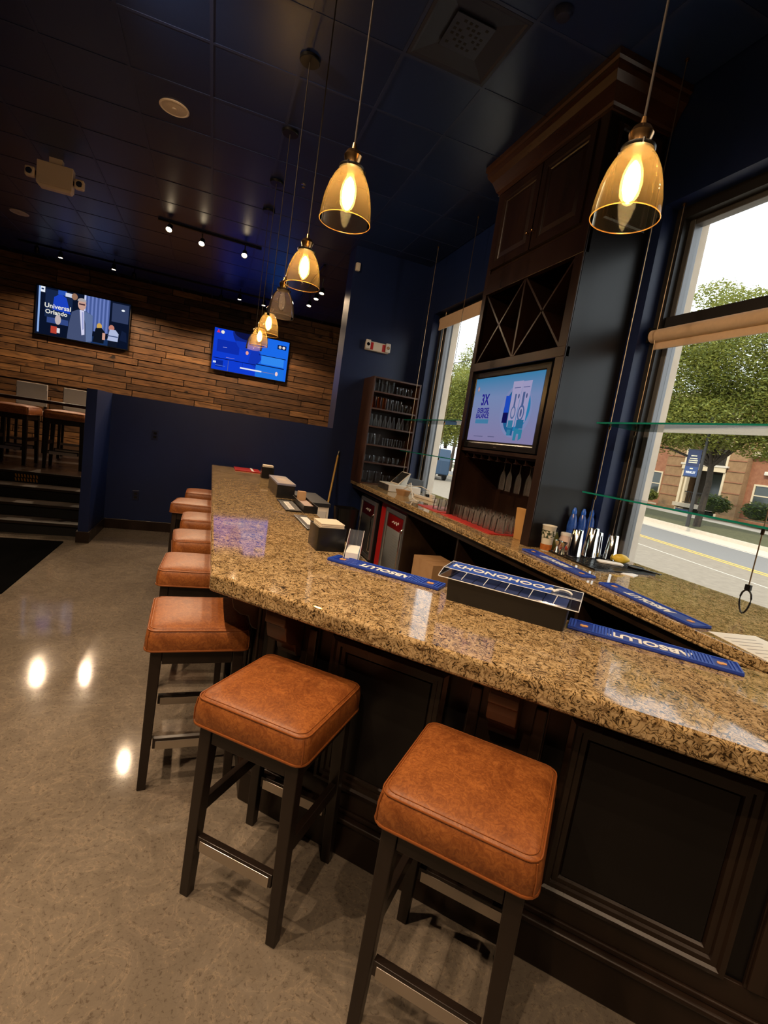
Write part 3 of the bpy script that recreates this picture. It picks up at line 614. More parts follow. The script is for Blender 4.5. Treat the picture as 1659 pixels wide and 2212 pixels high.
# ------------------------------------------------------------------ dark wood tower
tw = thing('cabinet_tower', 'tall espresso wood tower with cupboard doors, wine rack and crown reaching the ceiling', 'cabinet', (0, 0, 0))
TX, TY0, TY1, TB = 2.10, 2.75, 4.00, 2.565
fx = lambda u, v, h: (TX-h, u, v)
fy = lambda u, v, h: (u, TY0-h, v)
part('side_panel', MB().box(TX, TB, TY0, TY0+0.07, BT, 3.74), PANEL, tw, bevel=0.003)
part('side_panel', MB().box(TX, TB, TY1-0.05, TY1, BT, 3.74), TOWER, tw, bevel=0.003)
part('back_panel', MB().box(2.545, TB, TY0+0.07, TY1-0.05, BT, 3.74), TOWER, tw)
part('carcass_top', MB().box(TX+0.003, 2.545, TY0+0.07, TY1-0.05, 3.02, 3.74), TOWER, tw)
part('rail', MB().box(TX-0.012, TX+0.03, TY0, TY1, 2.86, 3.03), TOWER, tw, bevel=0.004)
part('rail', MB().box(TX-0.012, TX+0.03, TY0+0.0, TY1, 2.215, 2.285), TOWER, tw, bevel=0.004)
for y0, y1 in ((TY0, TY0+0.085), (TY1-0.06, TY1)): part('stile', MB().box(TX-0.010, TX, y0, y1, BT, 3.74), TOWER, tw, bevel=0.003)
part('shelf', MB().box(TX+0.002, 2.545, TY0+0.07, TY1-0.05, 2.215, 2.245), TOWER, tw)
part('tv_backing', MB().box(2.20, 2.23, TY0+0.07, TY1-0.05, 1.56, 2.21), MATTE, tw)
part('shelf', MB().box(TX+0.005, 2.545, TY0+0.07, TY1-0.05, 1.535, 1.56), TOWER, tw)
# crown moulding and fascia
crown = [(0, 3.68), (0.016, 3.68), (0.016, 3.70), (0.03, 3.71), (0.04, 3.735), (0.066, 3.79), (0.095, 3.825), (0.104, 3.85), (0.104, 3.87), (0.118, 3.88), (0.118, 3.917), (0, 3.917)]
b = MB(); rs = []
for o, z in crown: rs.append([(TX-o, TY0-o, z), (TB, TY0-o, z), (TB, TY1+o, z), (TX-o, TY1+o, z)])
b.rings(rs); part('crown', b, noisy('crown wood', (0.03, 0.012, 0.006), (0.055, 0.022, 0.01), 6, 0.26, stretch=(1, 0.15, 1), obj=False), tw)
DPROF = [(0, 0), (0, 0.022), (0.055, 0.022), (0.062, 0.012), (0.075, 0.010), (0.082, 0.004)]
for (a, c_, hx) in ((TY0+0.09, TY0+0.625, 0.06), (TY0+0.64, TY1-0.065, 0.48)):
    d = part('door', MB().frame(a, c_, 3.06, 3.665, DPROF, fx), TOWER, tw)
    part('door_panel', MB().frame(a+0.082, c_-0.082, 3.142, 3.583, [(0, 0.003), (0.03, 0.013), (0.034, 0.013)], fx, True), TOWER, d)
    part('knob', MB().lathe([(0.006, 0), (0.006, 0.015), (0.013, 0.02), (0.013, 0.028), (0.006, 0.033)], 12, M=Matrix.Rotation(-PI/2, 4, 'Y'), c=(TX-0.022, a+0.025 if hx > 0.3 else c_-0.025, 3.18)), BRASS, d, smooth=40)
p = part('side_moulding', MB().frame(TX+0.07, TB-0.05, 3.08, 3.64, [(0, 0), (0, 0.014), (0.012, 0.018), (0.03, 0.01), (0.036, 0)], fy), TOWER, tw)
# X shaped wine rack
z0, z1 = 2.285, 2.86; ys = (TY0+0.085, (TY0+TY1)/2+0.012, TY1-0.06)
part('rack_post', MB().box(TX+0.002, TX+0.36, ys[1]-0.010, ys[1]+0.010, z0, z1), TOWER, tw)
for a, c_ in ((ys[0], ys[1]-0.010), (ys[1]+0.010, ys[2])):
    for (p0, p1) in (((a, z0), (c_, z1)), ((a, z1), (c_, z0))):
        dy, dz = p1[0]-p0[0], p1[1]-p0[1]; ln = math.hypot(dy, dz); ny, nz = -dz/ln*0.008, dy/ln*0.008
        b = MB(); q = 0.96
        b.hexa([(TX+0.004, p0[0]+ny, p0[1]+nz), (TX+0.36, p0[0]+ny, p0[1]+nz), (TX+0.36, p0[0]-ny, p0[1]-nz), (TX+0.004, p0[0]-ny, p0[1]-nz)], [(TX+0.004, p1[0]+ny, p1[1]+nz), (TX+0.36, p1[0]+ny, p1[1]+nz), (TX+0.36, p1[0]-ny, p1[1]-nz), (TX+0.004, p1[0]-ny, p1[1]-nz)])
        part('rack_slat', b, TOWER, tw)
part('rack_back', MB().box(TX+0.37, TX+0.39, TY0+0.07, TY1-0.05, z0, 2.95), TOWER, tw)
# stemware rails
sr = part('stemware_rack', MB().box(2.14, 2.42, TY0+0.08, TY1-0.06, 1.518, 1.5345), TOWER, tw)
for k in range(9):
    y = TY0+0.14+0.125*k; part('stemware_rail', MB().box(2.14, 2.42, y-0.004, y+0.004, 1.485, 1.518).box(2.14, 2.42, y-0.022, y+0.022, 1.480, 1.485), TOWER, sr)
WG = [(0.034, 0), (0.034, 0.002), (0.008, 0.006), (0.0035, 0.012), (0.0035, 0.085), (0.012, 0.095), (0.03, 0.112), (0.036, 0.14), (0.034, 0.175), (0.029, 0.205)]
FL = [(0.032, 0), (0.032, 0.002), (0.008, 0.006), (0.0035, 0.012), (0.0035, 0.07), (0.010, 0.08), (0.021, 0.11), (0.025, 0.16), (0.023, 0.225)]
mkg = lambda prof, n=14: MB().lathe(prof, n, caps=False)
flute = None
for k, (y, x) in enumerate([(2.955, 2.20), (2.955, 2.31), (3.08, 2.20), (3.08, 2.31), (3.205, 2.20), (3.205, 2.31), (3.33, 2.20), (3.45, 2.22)]):
    lb = 'stemmed glass hanging upside down from the rack under the bar television'
    if flute is None:
        flute = part('stem_glass', MB().lathe([(r, -z) for r, z in FL], 14, caps=False), GLASS, smooth=50); tag(flute, lb, 'glass', 'hanging stem glasses')
        flute.location = (x, y-0.0615, 1.4875)
    else: dup(flute, loc=(x, y-0.0615, 1.4875))
# television in the tower
def tv(name, label, loc, W, H, f, th=0.05, bez=0.012, frame_m=BLACK, bot=None):
    t = thing(name, label, 'television', loc); bot = bot or bez
    b = MB(); b.hexa([f(-W/2-bez, -H/2-bot, -th), f(W/2+bez, -H/2-bot, -th), f(W/2+bez, H/2+bez, -th), f(-W/2-bez, H/2+bez, -th)], [f(-W/2-bez, -H/2-bot, 0), f(W/2+bez, -H/2-bot, 0), f(W/2+bez, H/2+bez, 0), f(-W/2-bez, H/2+bez, 0)])
    part('casing', b, frame_m, t, bevel=0.004)
    part('bezel', MB().frame(-W/2-bez, W/2+bez, -H/2-bot, H/2+bez, [(0, 0.0005), (0.0, 0.004), (bez*0.8, 0.004), (bez*0.98, 0.0005)], f), frame_m, t)
    return t
# tower screen: faces -X, right of picture is towards the camera (-Y)
f3 = lambda u, v, h: (-h, -u, v)
W, H = 0.955, 0.525
t = tv('television', 'glossy black television showing a blue and white advert in the dark tower', (2.13, 3.435, 1.893), W, H, f3, 0.06, 0.05, bot=0.06)
def grad(top, bot, y0, y1): return lambda p: tuple(b_+(a_-b_)*max(0, min(1, (p[1]-y0)/(y1-y0))) for a_, b_ in zip(top, bot))
g1 = grad((0.10, 0.33, 0.62), (0.36, 0.36, 0.62), -0.05, 0.26)
pol = [(rect(-W/2, W/2, 0.1, H/2), grad((0.06, 0.30, 0.58), (0.26, 0.36, 0.66), 0.1, H/2)), (rect(-W/2, W/2, -H/2, 0.1), grad((0.26, 0.36, 0.66), (0.34, 0.30, 0.56), -H/2, 0.1)),
       (disc(0.19, -0.02, 0.205, 0.2, 24), (0.30, 0.36, 0.68)), (disc(0.20, -0.02, 0.17, 0.185, 24, 90, 270), (0.02, 0.16, 0.40)), (disc(0.20, 0.0, 0.17, 0.17, 24, -90, 90), (0.03, 0.30, 0.62)), (rect(0.035, 0.10, -0.03, 0.10), (0.02, 0.1, 0.75)), (rect(0.03, 0.10, -0.11, -0.03), (0.008, 0.008, 0.12)),
       ([(0.11, -0.14), (0.205, -0.14), (0.235, 0.205), (0.105, 0.205)], (0.52, 0.48, 0.78)), ([(0.215, -0.14), (0.335, -0.10), (0.345, 0.20), (0.235, 0.20)], (0.50, 0.47, 0.78)),
       (rect(0.155, 0.175, 0.0, 0.11), (0.10, 0.16, 0.38)), (disc(0.165, -0.03, 0.033, 0.05), (0.12, 0.2, 0.45)), (disc(0.165, -0.03, 0.022, 0.036), (0.5, 0.48, 0.75)), (rect(0.256, 0.282, 0.0, 0.12), (0.10, 0.16, 0.38)), (disc(0.27, -0.035, 0.042, 0.06), (0.10, 0.17, 0.42)), (disc(0.27, -0.035, 0.028, 0.045), (0.5, 0.48, 0.75)), (disc(0.27, -0.035, 0.012, 0.03), (0.1, 0.14, 0.34)),
       (rect(0.125, 0.19, -0.15, -0.09), (0.05, 0.28, 0.5)), (rect(0.235, 0.325, -0.15, -0.085), (0.03, 0.2, 0.42)), (rect(0.13, 0.18, -0.205, -0.16), (0.05, 0.28, 0.5)), ([(0.225, -0.155), (0.33, -0.155), (0.33, -0.22), (0.295, -0.24), (0.29, -0.19), (0.265, -0.19), (0.26, -0.24), (0.225, -0.24)], (0.04, 0.3, 0.5)),
       (rect(0.135, 0.215, 0.152, 0.158), (0.15, 0.17, 0.4)), (rect(0.25, 0.33, 0.152, 0.158), (0.15, 0.17, 0.4)), (disc(0.21, 0.09, 0.009, 0.018), (0.08, 0.12, 0.3)), (disc(0.31, 0.09, 0.009, 0.018), (0.08, 0.12, 0.3)),
       (rect(-0.375, -0.165, -0.118, -0.083), (0.08, 0.30, 0.55)), (disc(-0.405, 0.172, 0.017, 0.02), (0.55, 0.3, 0.3)), (disc(-0.405, 0.172, 0.009, 0.011), (0.6, 0.55, 0.75)), (rect(-0.36, -0.21, -0.228, -0.222), (0.15, 0.15, 0.32)), (rect(-0.13, -0.03, -0.226, -0.220), (0.15, 0.15, 0.32))]
pol = [(p, (lambda p_, c=c: tuple(0.62*v for v in c(p_))) if callable(c) else tuple(0.62*v for v in c)) for p, c in pol]
pic = picture('screen', pol, lambda x, y, k: f3(x, y, 0.001+k), t, 0.00025)
TXT = emis('screen text blue', (0.015, 0.012, 0.22), 1.0)
text('3X', 0.125, lambda x, y, z: f3(x-0.265, y+0.075, 0.0105+z), TXT, 'lettering', pic, bold=0.003, sx=0.8)
text('EXERCISE', 0.056, lambda x, y, z: f3(x-0.27, y-0.012, 0.0105+z), TXT, 'lettering', pic, bold=0.0012, sx=0.78)
text('BALANCE', 0.056, lambda x, y, z: f3(x-0.27, y-0.057, 0.0105+z), TXT, 'lettering', pic, bold=0.0012, sx=0.84)
part('brand_mark', MB().box(-0.006, -0.005, -0.02, 0.02, -H/2-0.045, -H/2-0.038), STEEL, t)

# ------------------------------------------------------------------ hutch of glasses on the far end of the back counter
hx0, hx1, hy0, hy1 = 1.86, 2.515, 6.08, 6.525
ht = thing('glass_hutch', 'brown wooden shelf unit full of glasses against the blue exit wall', 'shelf unit', (0, 0, BT))
hz = [0.0, 0.272, 0.50, 0.735, 0.962, 1.175, 1.372]
for x in (hx0, hx1-0.022): part('side', MB().box(x, x+0.022, hy0, hy1, 0, 1.372), HUTCH, ht, bevel=0.002)
part('back', MB().box(hx0+0.022, hx1-0.022, hy1-0.012, hy1, 0, 1.372), noisy('hutch back wood', (0.028, 0.012, 0.007), (0.045, 0.02, 0.011), 8, 0.5), ht)
for z in hz[:-1]+[1.35]: part('shelf', MB().box(hx0+0.022, hx1-0.022, hy0+0.002, hy1-0.012, z, z+0.020), HUTCH, ht, bevel=0.002)
def tumbler(name, r0, r1, h, label, group, handle=False, mt=GLASS, neck=None):
    prof = [(r0*0.98, 0), (r0, 0.004)]
    if neck: prof += [(r0*1.02, h*0.45), (neck*1.2, h*0.7), (neck, h*0.8), (neck, h)]
    else: prof += [(r1, h)]
    if not neck: pass
    b = MB(); b.lathe(prof, 12, caps=False); b.lathe([(0.0005, 0.0002), (r0*0.98, 0)], 12, caps=False)
    if handle: b.tube([(r1, 0, h*0.85), (r1+0.022, 0, h*0.8), (r1+0.026, 0, h*0.45), (r1, 0, h*0.2)], 0.004, 6)
    o = part(name, b, mt, smooth=50); tag(o, label, 'glass' if not neck else 'bottle', group); return o
ORANGE = glassy('orange liquid glass', (0.9, 0.45, 0.15), 0.2, 0.02, 0.25, (0.9, 0.35, 0.08)); PALE = glassy('printed bottle glass', (0.95, 0.95, 0.95), 0.25, 0.02, 0.35, (0.85, 0.85, 0.85))
rows = [('sixth, lowest', 0, [(0.036, 0.042, 0.15, 3, 0), (0.036, 0.038, 0.115, 5, 0)]), ('fifth', 1, [(0.042, 0.046, 0.085, 5, 1)]), ('fourth', 2, [(0.034, 0.044, 0.14, 2, 0), (0.024, 0.026, 0.10, 7, 0)]),
        ('third', 3, []), ('second', 4, []), ('topmost', 5, [(0.036, 0.044, 0.145, 3, 0), (0.028, 0.032, 0.10, 6, 0)])]
for nm, si, kinds in rows:
    z = BT+hz[si]+0.0202; x = hx0+0.075
    for r0, r1, h, cnt, hd in kinds:
        g = '%s glasses on the %s hutch shelf' % ('tall' if h > 0.12 else ('handled' if hd else 'short'), nm); lb = '%s clear glass on the %s shelf of the brown hutch' % ('tall' if h > 0.12 else ('handled' if hd else 'short'), nm)
        first = None
        for k in range(cnt):
            if x+r1 > hx1-0.03: break
            if first is None: first = tumbler('drinking_glass', r0, r1, h, lb, g, hd); first.location = (x, hy0+0.075, z)
            else: dup(first, loc=(x, hy0+0.075+random.uniform(-0.01, 0.015), z))
            x += 2*r1+(0.042 if hd else 0.014)
x = hx0+0.065; z = BT+hz[3]+0.0202; first = None
for k in range(9):
    if first is None: first = tumbler('glass_bottle', 0.026, 0.02, 0.15, 'slim pale printed bottle on the third shelf of the brown hutch', 'pale bottles on the third hutch shelf', mt=PALE, neck=0.012); first.location = (x, hy0+0.08, z)
    else: dup(first, loc=(x, hy0+0.08+random.uniform(-0.01, 0.02), z))
    x += 0.063
x = hx0+0.07; z = BT+hz[4]+0.0202; first = None; f2_ = None
for k in range(8):
    if k in (0, 1, 2):
        if first is None: first = tumbler('drinking_glass', 0.026, 0.03, 0.145, 'orange tinted tall glass on the second shelf of the brown hutch', 'orange glasses on the second hutch shelf', mt=ORANGE); first.location = (x, hy0+0.08, z)
        else: dup(first, loc=(x, hy0+0.08, z))
    elif f2_ is None: f2_ = tumbler('drinking_glass', 0.025, 0.031, 0.14, 'clear slim glass on the second shelf of the brown hutch', 'slim glasses on the second hutch shelf'); f2_.location = (x, hy0+0.08, z)
    else: dup(f2_, loc=(x, hy0+0.08, z), scale=(1, 1, 1 if k < 6 else 0.75))
    x += 0.07

# ------------------------------------------------------------------ back counter items
t = thing('bar_mat', 'blue rubber bar mat at the front edge of the back counter, beside the shakers', 'bar mat', (1.985, 2.318, BT), -PI/2-0.065); bar_mat(t, 0.60, 0.095, False, 'ABSOLUT')
t = thing('bar_mat', 'blue rubber bar mat at the front edge of the back counter, nearest the white sheet', 'bar mat', (1.958, 1.625, BT), -PI/2-0.09); bar_mat(t, 0.575, 0.10, False, 'ABSOLUT')
t = thing('printed_sheet', 'white printed sheet of paper near the right frame edge on the back counter', 'paper', (2.005, 1.145, BT), -0.2)
part('sheet', MB().box(-0.105, 0.115, -0.15, 0.15, 0, 0.0012), PAPER, t); b = MB()
for k in range(7): b.box(-0.085, random.uniform(0.0, 0.095), -0.12+0.035*k, -0.114+0.035*k, 0.0013, 0.0016)
part('print_lines', b, mat('faint print', (0.35, 0.34, 0.33), 0.7), t, kind='stuff')
# red drying mats with tumblers
for k, (x0, x1, y0, y1) in enumerate(((2.0, 2.50, 3.10, 3.935), (2.00, 2.50, 4.005, 4.45))):
    tag(part('drying_mat', MB().box(x0, x1, y0, y1, BT, BT+0.007), noisy('red mat', (0.38, 0.012, 0.010), (0.5, 0.02, 0.015), 120, 0.6), bevel=0.002), ('red drying mat under glasses inside the tower alcove', 'red drying mat under glasses beyond the tower, by the far window')[k], 'mat')
first = None
for i in range(4):
    for j in range(13):
        y = 3.16+j*0.088+(0.02 if i % 2 else 0); x = 2.125+i*0.088+0.006*(j % 2)-(0.03 if j > 9 else 0)
        if 3.895 < y < 4.055: continue
        if y > 4.40: continue
        if first is None: first = tumbler('tumbler', 0.039, 0.032, 0.105, 'clear tumbler upside down on the red drying mats', 'tumblers drying on the red mats'); first.location = (x, y, BT+0.0072)
        else: dup(first, loc=(x, y, BT+0.0072))
        o = C.objects[-1]; o['label'] = 'clear tumbler upside down on the %s red mat, %s row from the counter edge' % ('far window' if y > 4 else 'alcove', ('first', 'second', 'third', 'fourth')[i])
tag(part('cutting_board', MB().box(-0.012, 0.012, -0.07, 0.07, 0, 0.235, Matrix.Rotation(-0.10, 4, 'Y')), noisy('pale board', (0.42, 0.22, 0.07), (0.5, 0.28, 0.1), 7), loc=(2.20, 2.965, BT+0.001), rz=0.35, bevel=0.003), 'narrow tan wooden board standing at the near side of the tower alcove', 'board')
# tall cup, jar, bottles and shakers
t = thing('printed_cup', 'tall white printed cup beside the dark tower side', 'cup', (2.19, 2.68, BT))
part('cup', MB().lathe([(0.034, 0), (0.036, 0.05), (0.046, 0.165), (0.049, 0.17), (0.047, 0.173), (0.044, 0.165), (0.034, 0.01)], 20, caps=False).lathe([(0.001, 0.001), (0.034, 0)], 20, caps=False), mat('cream cup', (0.66, 0.62, 0.52), 0.4), t, smooth=50)
b = MB(); b.lathe([(0.0415, 0.088), (0.0458, 0.14)], 20, caps=False); part('print_band', b, noisy('green print', (0.66, 0.62, 0.52), (0.03, 0.05, 0.02), 60, 0.5, p=(0.46, 0.5)), t, smooth=50)
b = MB(); b.lathe([(0.0372, 0.006), (0.0393, 0.045)], 20, caps=False); part('fruit_print', b, noisy('orange print', (0.55, 0.16, 0.02), (0.25, 0.08, 0.02), 50, 0.5), t, smooth=50)
t = thing('spice_jar', 'pink and white round jar behind the jiggers', 'jar', (2.315, 2.655, BT))
part('jar', MB().lathe([(0.036, 0), (0.042, 0.02), (0.042, 0.085), (0.033, 0.11), (0.033, 0.118)], 20), mat('pale pink plastic', (0.66, 0.50, 0.44), 0.4), t, smooth=40); part('lid', MB().lathe([(0.035, 0.1182), (0.035, 0.135), (0.03, 0.138)], 20), mat('white lid', (0.7, 0.66, 0.62), 0.4), t, smooth=40)
part('red_label', MB().lathe([(0.0425, 0.025), (0.0425, 0.055)], 20, caps=False), noisy('red label', (0.6, 0.06, 0.03), (0.65, 0.5, 0.42), 30, 0.5, p=(0.48, 0.52)), t, smooth=50)
OLIVE = mat('olive bottle', (0.10, 0.11, 0.03), 0.25)
t = thing('olive_bottle', 'squat olive green bottle between the printed cup and the pink jar', 'bottle', (2.272, 2.712, BT)); part('bottle', MB().lathe([(0.030, 0), (0.033, 0.01), (0.033, 0.08), (0.02, 0.12), (0.016, 0.13)], 20), OLIVE, t, smooth=40); part('cap', MB().lathe([(0.017, 0.1302), (0.017, 0.142)], 16), BLACK, t, smooth=40)
for k, (x, y, lb) in enumerate(((2.395, 2.71, 'tall blue capped drink bottle nearest the dark tower'), (2.47, 2.705, 'middle blue capped drink bottle before the blue wall'), (2.538, 2.70, 'blue capped drink bottle nearest the window frame'))):
    t = thing('drink_bottle', lb, 'bottle', (x, y, BT), 0, 'blue capped bottles'); t.scale = (1, 1, 1.18)
    part('bottle', MB().lathe([(0.030, 0), (0.032, 0.01), (0.031, 0.13), (0.033, 0.15), (0.026, 0.20), (0.015, 0.225)], 18), noisy('blue drink label', (0.004, 0.02, 0.16), (0.03, 0.10, 0.42), 30, 0.2), t, smooth=40)
    part('cap', MB().lathe([(0.016, 0.2252), (0.016, 0.243), (0.012, 0.25), (0.007, 0.262)], 14), mat('blue cap', (0.02, 0.12, 0.6), 0.3), t, smooth=40)
tin = None
for k, (x, y, h, lb) in enumerate(((2.27, 2.50, 0.200, 'steel cocktail shaker, leftmost and nearest the pink jar'), (2.40, 2.51, 0.198, 'steel cocktail shaker, middle one on the black tray'), (2.485, 2.55, 0.168, 'small steel cocktail shaker, between the two rightmost'), (2.545, 2.475, 0.168, 'steel cocktail shaker nearest the window frame'))):
    if tin is None:
        tin = thing('cocktail_shaker', lb, 'shaker', (x, y, BT+0.0125), 0, 'steel cocktail shakers'); part('cup', MB().lathe([(0.030, 0), (0.034, 0.004), (0.044, 0.17), (0.0455, 0.175), (0.044, 0.178), (0.042, 0.17), (0.031, 0.01)], 24, caps=False).lathe([(0.001, 0), (0.030, 0)], 24, caps=False), CHROME, tin, smooth=50)
        # shakers stand upside down: flip them
        tin.children[0].rotation_euler = (PI, 0, 0); tin.children[0].location = (0, 0, 0.178)
    else: dup(tin, loc=(x, y, BT+0.0125), label=lb, scale=(h/0.178*0.98, h/0.178*0.98, h/0.178))
t = thing('service_tray', 'black ribbed bar tray under the shakers', 'tray', (2.40, 2.44, BT), -PI/2-0.05)
part('tray', MB().frame(-0.20, 0.26, -0.22, 0.23, [(0, 0), (0, 0.012), (0.008, 0.012), (0.010, 0.006)], lambda u, v, h: (u, v, h), True), BLACK, t); b = MB()
for k in range(18): b.box(-0.175+0.024*k, -0.167+0.024*k, -0.20, 0.21, 0.006, 0.0115)
part('ribs', b, BLACK, t, kind='stuff')
jg = None
for x, y in ((2.215, 2.60), (2.215, 2.545)):
    if jg is None: jg = thing('jigger', 'small steel double jigger standing left of the shakers', 'jigger', (x, y, BT+0.0125), 0, 'jiggers'); part('cup', MB().lathe([(0.021, 0), (0.008, 0.035), (0.007, 0.038), (0.024, 0.078), (0.022, 0.077), (0.004, 0.04)], 16), CHROME, jg, smooth=50)
    else: dup(jg, loc=(x, y, BT+0.0125))
tag(part('lemon', MB().lathe([(0.002, -0.052), (0.010, -0.046), (0.024, -0.032), (0.032, 0), (0.026, 0.028), (0.014, 0.044), (0.009, 0.052), (0.002, 0.056)], 18, M=Matrix.Rotation(PI/2, 4, 'Y') @ Matrix.Rotation(0.2, 4, 'X')), noisy('lemon peel', (0.62, 0.42, 0.03), (0.7, 0.5, 0.06), 60, 0.45), loc=(2.535, 2.375, BT+0.046), rz=-0.5, smooth=60), 'yellow lemon lying on the black bar tray', 'lemon')
tag(part('towel', MB().rings([rrect(0.15, 0.055, 0.01, 0, 3), rrect(0.16, 0.06, 0.014, 0.008, 3), rrect(0.14, 0.045, 0.012, 0.014, 3)]), PAPER, loc=(2.44, 2.36, BT+0.0122), rz=-0.5, smooth=50), 'folded white towel on the black bar tray', 'towel')
tag(part('coaster_card', MB().box(-0.05, 0.05, -0.035, 0.035, 0, 0.004), PAPER, loc=(2.395, 2.155, BT), rz=0.5), 'white card lying beside the black bar tray', 'card')
t = thing('strainer', 'black wire strainer lying beside the lemon', 'strainer', (2.575, 2.28, BT+0.0122), 0.3); b = MB(); b.loop([(0.045*math.cos(k*PI/8), 0.045*math.sin(k*PI/8), 0.006) for k in range(16)], 0.005); part('rim', b, BMETAL, t, smooth=60); part('handle', MB().box(-0.012, 0.012, -0.15, -0.045, 0.002, 0.008), BMETAL, t); part('plate', MB().lathe([(0.044, 0.004), (0.044, 0.007)], 16), BMETAL, t)
# till
t = thing('till', 'white cash drawer with a tilted tablet stand before the hutch', 'till', (2.13, 5.60, BT), 0)
part('drawer_box', MB().box(-0.10, 0.32, -0.17, 0.20, 0, 0.085), WHITE, t, bevel=0.008); part('drawer_front', MB().box(-0.108, -0.10, -0.165, 0.195, 0.008, 0.078), mat('dark drawer front', (0.035, 0.034, 0.036), 0.35), t, bevel=0.003)
part('stand', MB().prisma([(-0.03, 0), (0.05, 0), (0.09, 0.15), (0.07, 0.15)], -0.05, 0.05, lambda p, q, a: (p+0.12, a, q+0.0855)), WHITE, t, bevel=0.004)
TM = Matrix.Translation((0.10, 0, 0.155)) @ Matrix.Rotation(0.75, 4, 'Y')
tb = part('tablet', MB().box(-0.012, 0.0, -0.14, 0.14, -0.10, 0.11, TM), WHITE, t, bevel=0.005); part('screen', MB().box(-0.0135, -0.0125, -0.122, 0.122, -0.085, 0.095, TM), mat('dark tablet screen', (0.03, 0.03, 0.032), 0.15), tb)
tag(part('receipt_printer', MB().hexa([(-0.12, -0.12, 0), (0.12, -0.12, 0), (0.12, 0.12, 0), (-0.12, 0.12, 0)], [(-0.115, -0.115, 0.17), (0.115, -0.115, 0.15), (0.115, 0.115, 0.15), (-0.115, 0.115, 0.17)]), mat('charcoal plastic', (0.05, 0.05, 0.052), 0.45), loc=(2.53, 5.93, BT), bevel=0.008), 'charcoal receipt printer behind the tablet by the far window', 'printer')
t = thing('power_strip', 'white power strip with cables on the back counter by the far window', 'power strip', (2.33, 5.02, BT), 0.15)
part('strip', MB().box(-0.03, 0.03, -0.20, 0.20, 0, 0.032), WHITE, t, bevel=0.006); b = MB()
for k in range(6): b.box(-0.012, 0.012, -0.165+0.055*k, -0.14+0.055*k, 0.0322, 0.034)
part('sockets', b, mat('dark socket', (0.03, 0.028, 0.025), 0.5), t, kind='stuff')
b = MB(); pts = [Vector(p) for p in ((0, 0.2, 0.016), (-0.06, 0.34, 0.10), (-0.10, 0.18, 0.15), (-0.20, 0.0, 0.11), (-0.26, -0.16, 0.02), (-0.29, -0.30, 0.006))]
b.tube([pts[int(i)].lerp(pts[min(int(i)+1, 5)], i-int(i)) for i in [k*0.25 for k in range(21)]], 0.006, 8); part('cable', b, WHITE, t, smooth=60)
b = MB(); b.tube([(0, -0.1, 0.03), (0.03, -0.02, 0.10), (0.0, 0.12, 0.13), (-0.06, 0.30, 0.10), (-0.1, 0.42, 0.008)], 0.005, 8); part('cable', b, WHITE, t, smooth=60)
part('plug', MB().box(-0.02, 0.02, -0.17, -0.12, 0.0342, 0.075), WHITE, t, bevel=0.006); part('plug', MB().box(-0.02, 0.02, -0.06, -0.02, 0.0342, 0.065), BLACK, t, bevel=0.006)
tag(part('paper_bowl', MB().rings([rrect(0.08, 0.14, 0.02, 0, 3), rrect(0.11, 0.19, 0.03, 0.06, 3), rrect(0.10, 0.18, 0.03, 0.06, 3), rrect(0.07, 0.13, 0.02, 0.01, 3)]), CARD, loc=(2.12, 5.18, BT), rz=0.3, smooth=40), 'tan paper tray in front of the white power strip', 'tray')

# ------------------------------------------------------------------ hanging glass shelves on cables
def glass_shelf(y0, y1, z, label):
    t = thing('glass_shelf', label, 'shelf', (0, 0, z), 0)
    part('pane', MB().box(2.315, 2.655, y0+0.003, y1-0.003, 0, 0.010), SHELFG, t)
    part('green_edge', MB().box(2.312, 2.315, y0, y1, 0, 0.010).box(2.655, 2.658, y0, y1, 0, 0.010).box(2.315, 2.655, y0, y0+0.003, 0, 0.010).box(2.315, 2.655, y1-0.003, y1, 0, 0.010), GEDGE, t)
glass_shelf(0.75, 2.585, 1.815, 'upper hanging glass shelf across the big right window'); glass_shelf(0.75, 2.585, 1.365, 'lower hanging glass shelf across the big right window')
glass_shelf(4.46, 5.98, 1.825, 'upper hanging glass shelf across the narrow far window'); glass_shelf(4.46, 5.98, 1.43, 'lower hanging glass shelf across the narrow far window')
def hang(x, y, z1, z0, zs, label, loop=False):
    t = thing('shelf_cable', label, 'cable', (x, y, 0), 0, None)
    part('wire', MB().tube([(0, 0, z0+(0.13 if loop else 0)), (0, 0, z1)], 0.0032, 6), CABLE, t, smooth=60)
    for z in zs: part('ferrule', MB().lathe([(0.0075, z-0.03), (0.0075, z-0.004)], 8), BRASS, t, smooth=40)
    part('ceiling_eye', MB().lathe([(0.011, z1-0.012), (0.011, z1)], 10), BRASS, t, smooth=40)
    if loop:
        b = MB(); b.loop([(0, 0.024*math.sin(a)*(1-0.25*math.cos(a)), z0+0.055-0.055*math.cos(a)) for a in [k*PI/8 for k in range(16)]], 0.004); part('loop', b, BMETAL, t, smooth=60)
        part('crimp', MB().box(-0.007, 0.007, -0.012, 0.012, z0+0.11, z0+0.135), BMETAL, t)
hang(2.36, 2.515, ZC-0.003, BT, (1.815, 1.365), 'steel shelf cable nearest the tower, running from ceiling to counter')
hang(2.632, 2.575, 3.235, BT, (1.815, 1.365), 'steel shelf cable inside the recess of the big window, at its left side')
hang(2.36, 1.475, ZC-0.003, 0.965, (1.815, 1.365), 'shelf cable ending in a loop above the right end of the back counter', True)
hang(2.36, 5.86, ZC-0.003, BT, (1.825, 1.43), 'steel shelf cable in front of the hutch, left of the far window')
hang(2.632, 5.93, 3.235, BT, (1.825, 1.43), 'steel shelf cable in the far window recess, left side')
hang(2.36, 4.90, ZC-0.003, 1.42, (1.825, 1.43), 'steel shelf cable before the far window, beside the dark tower')

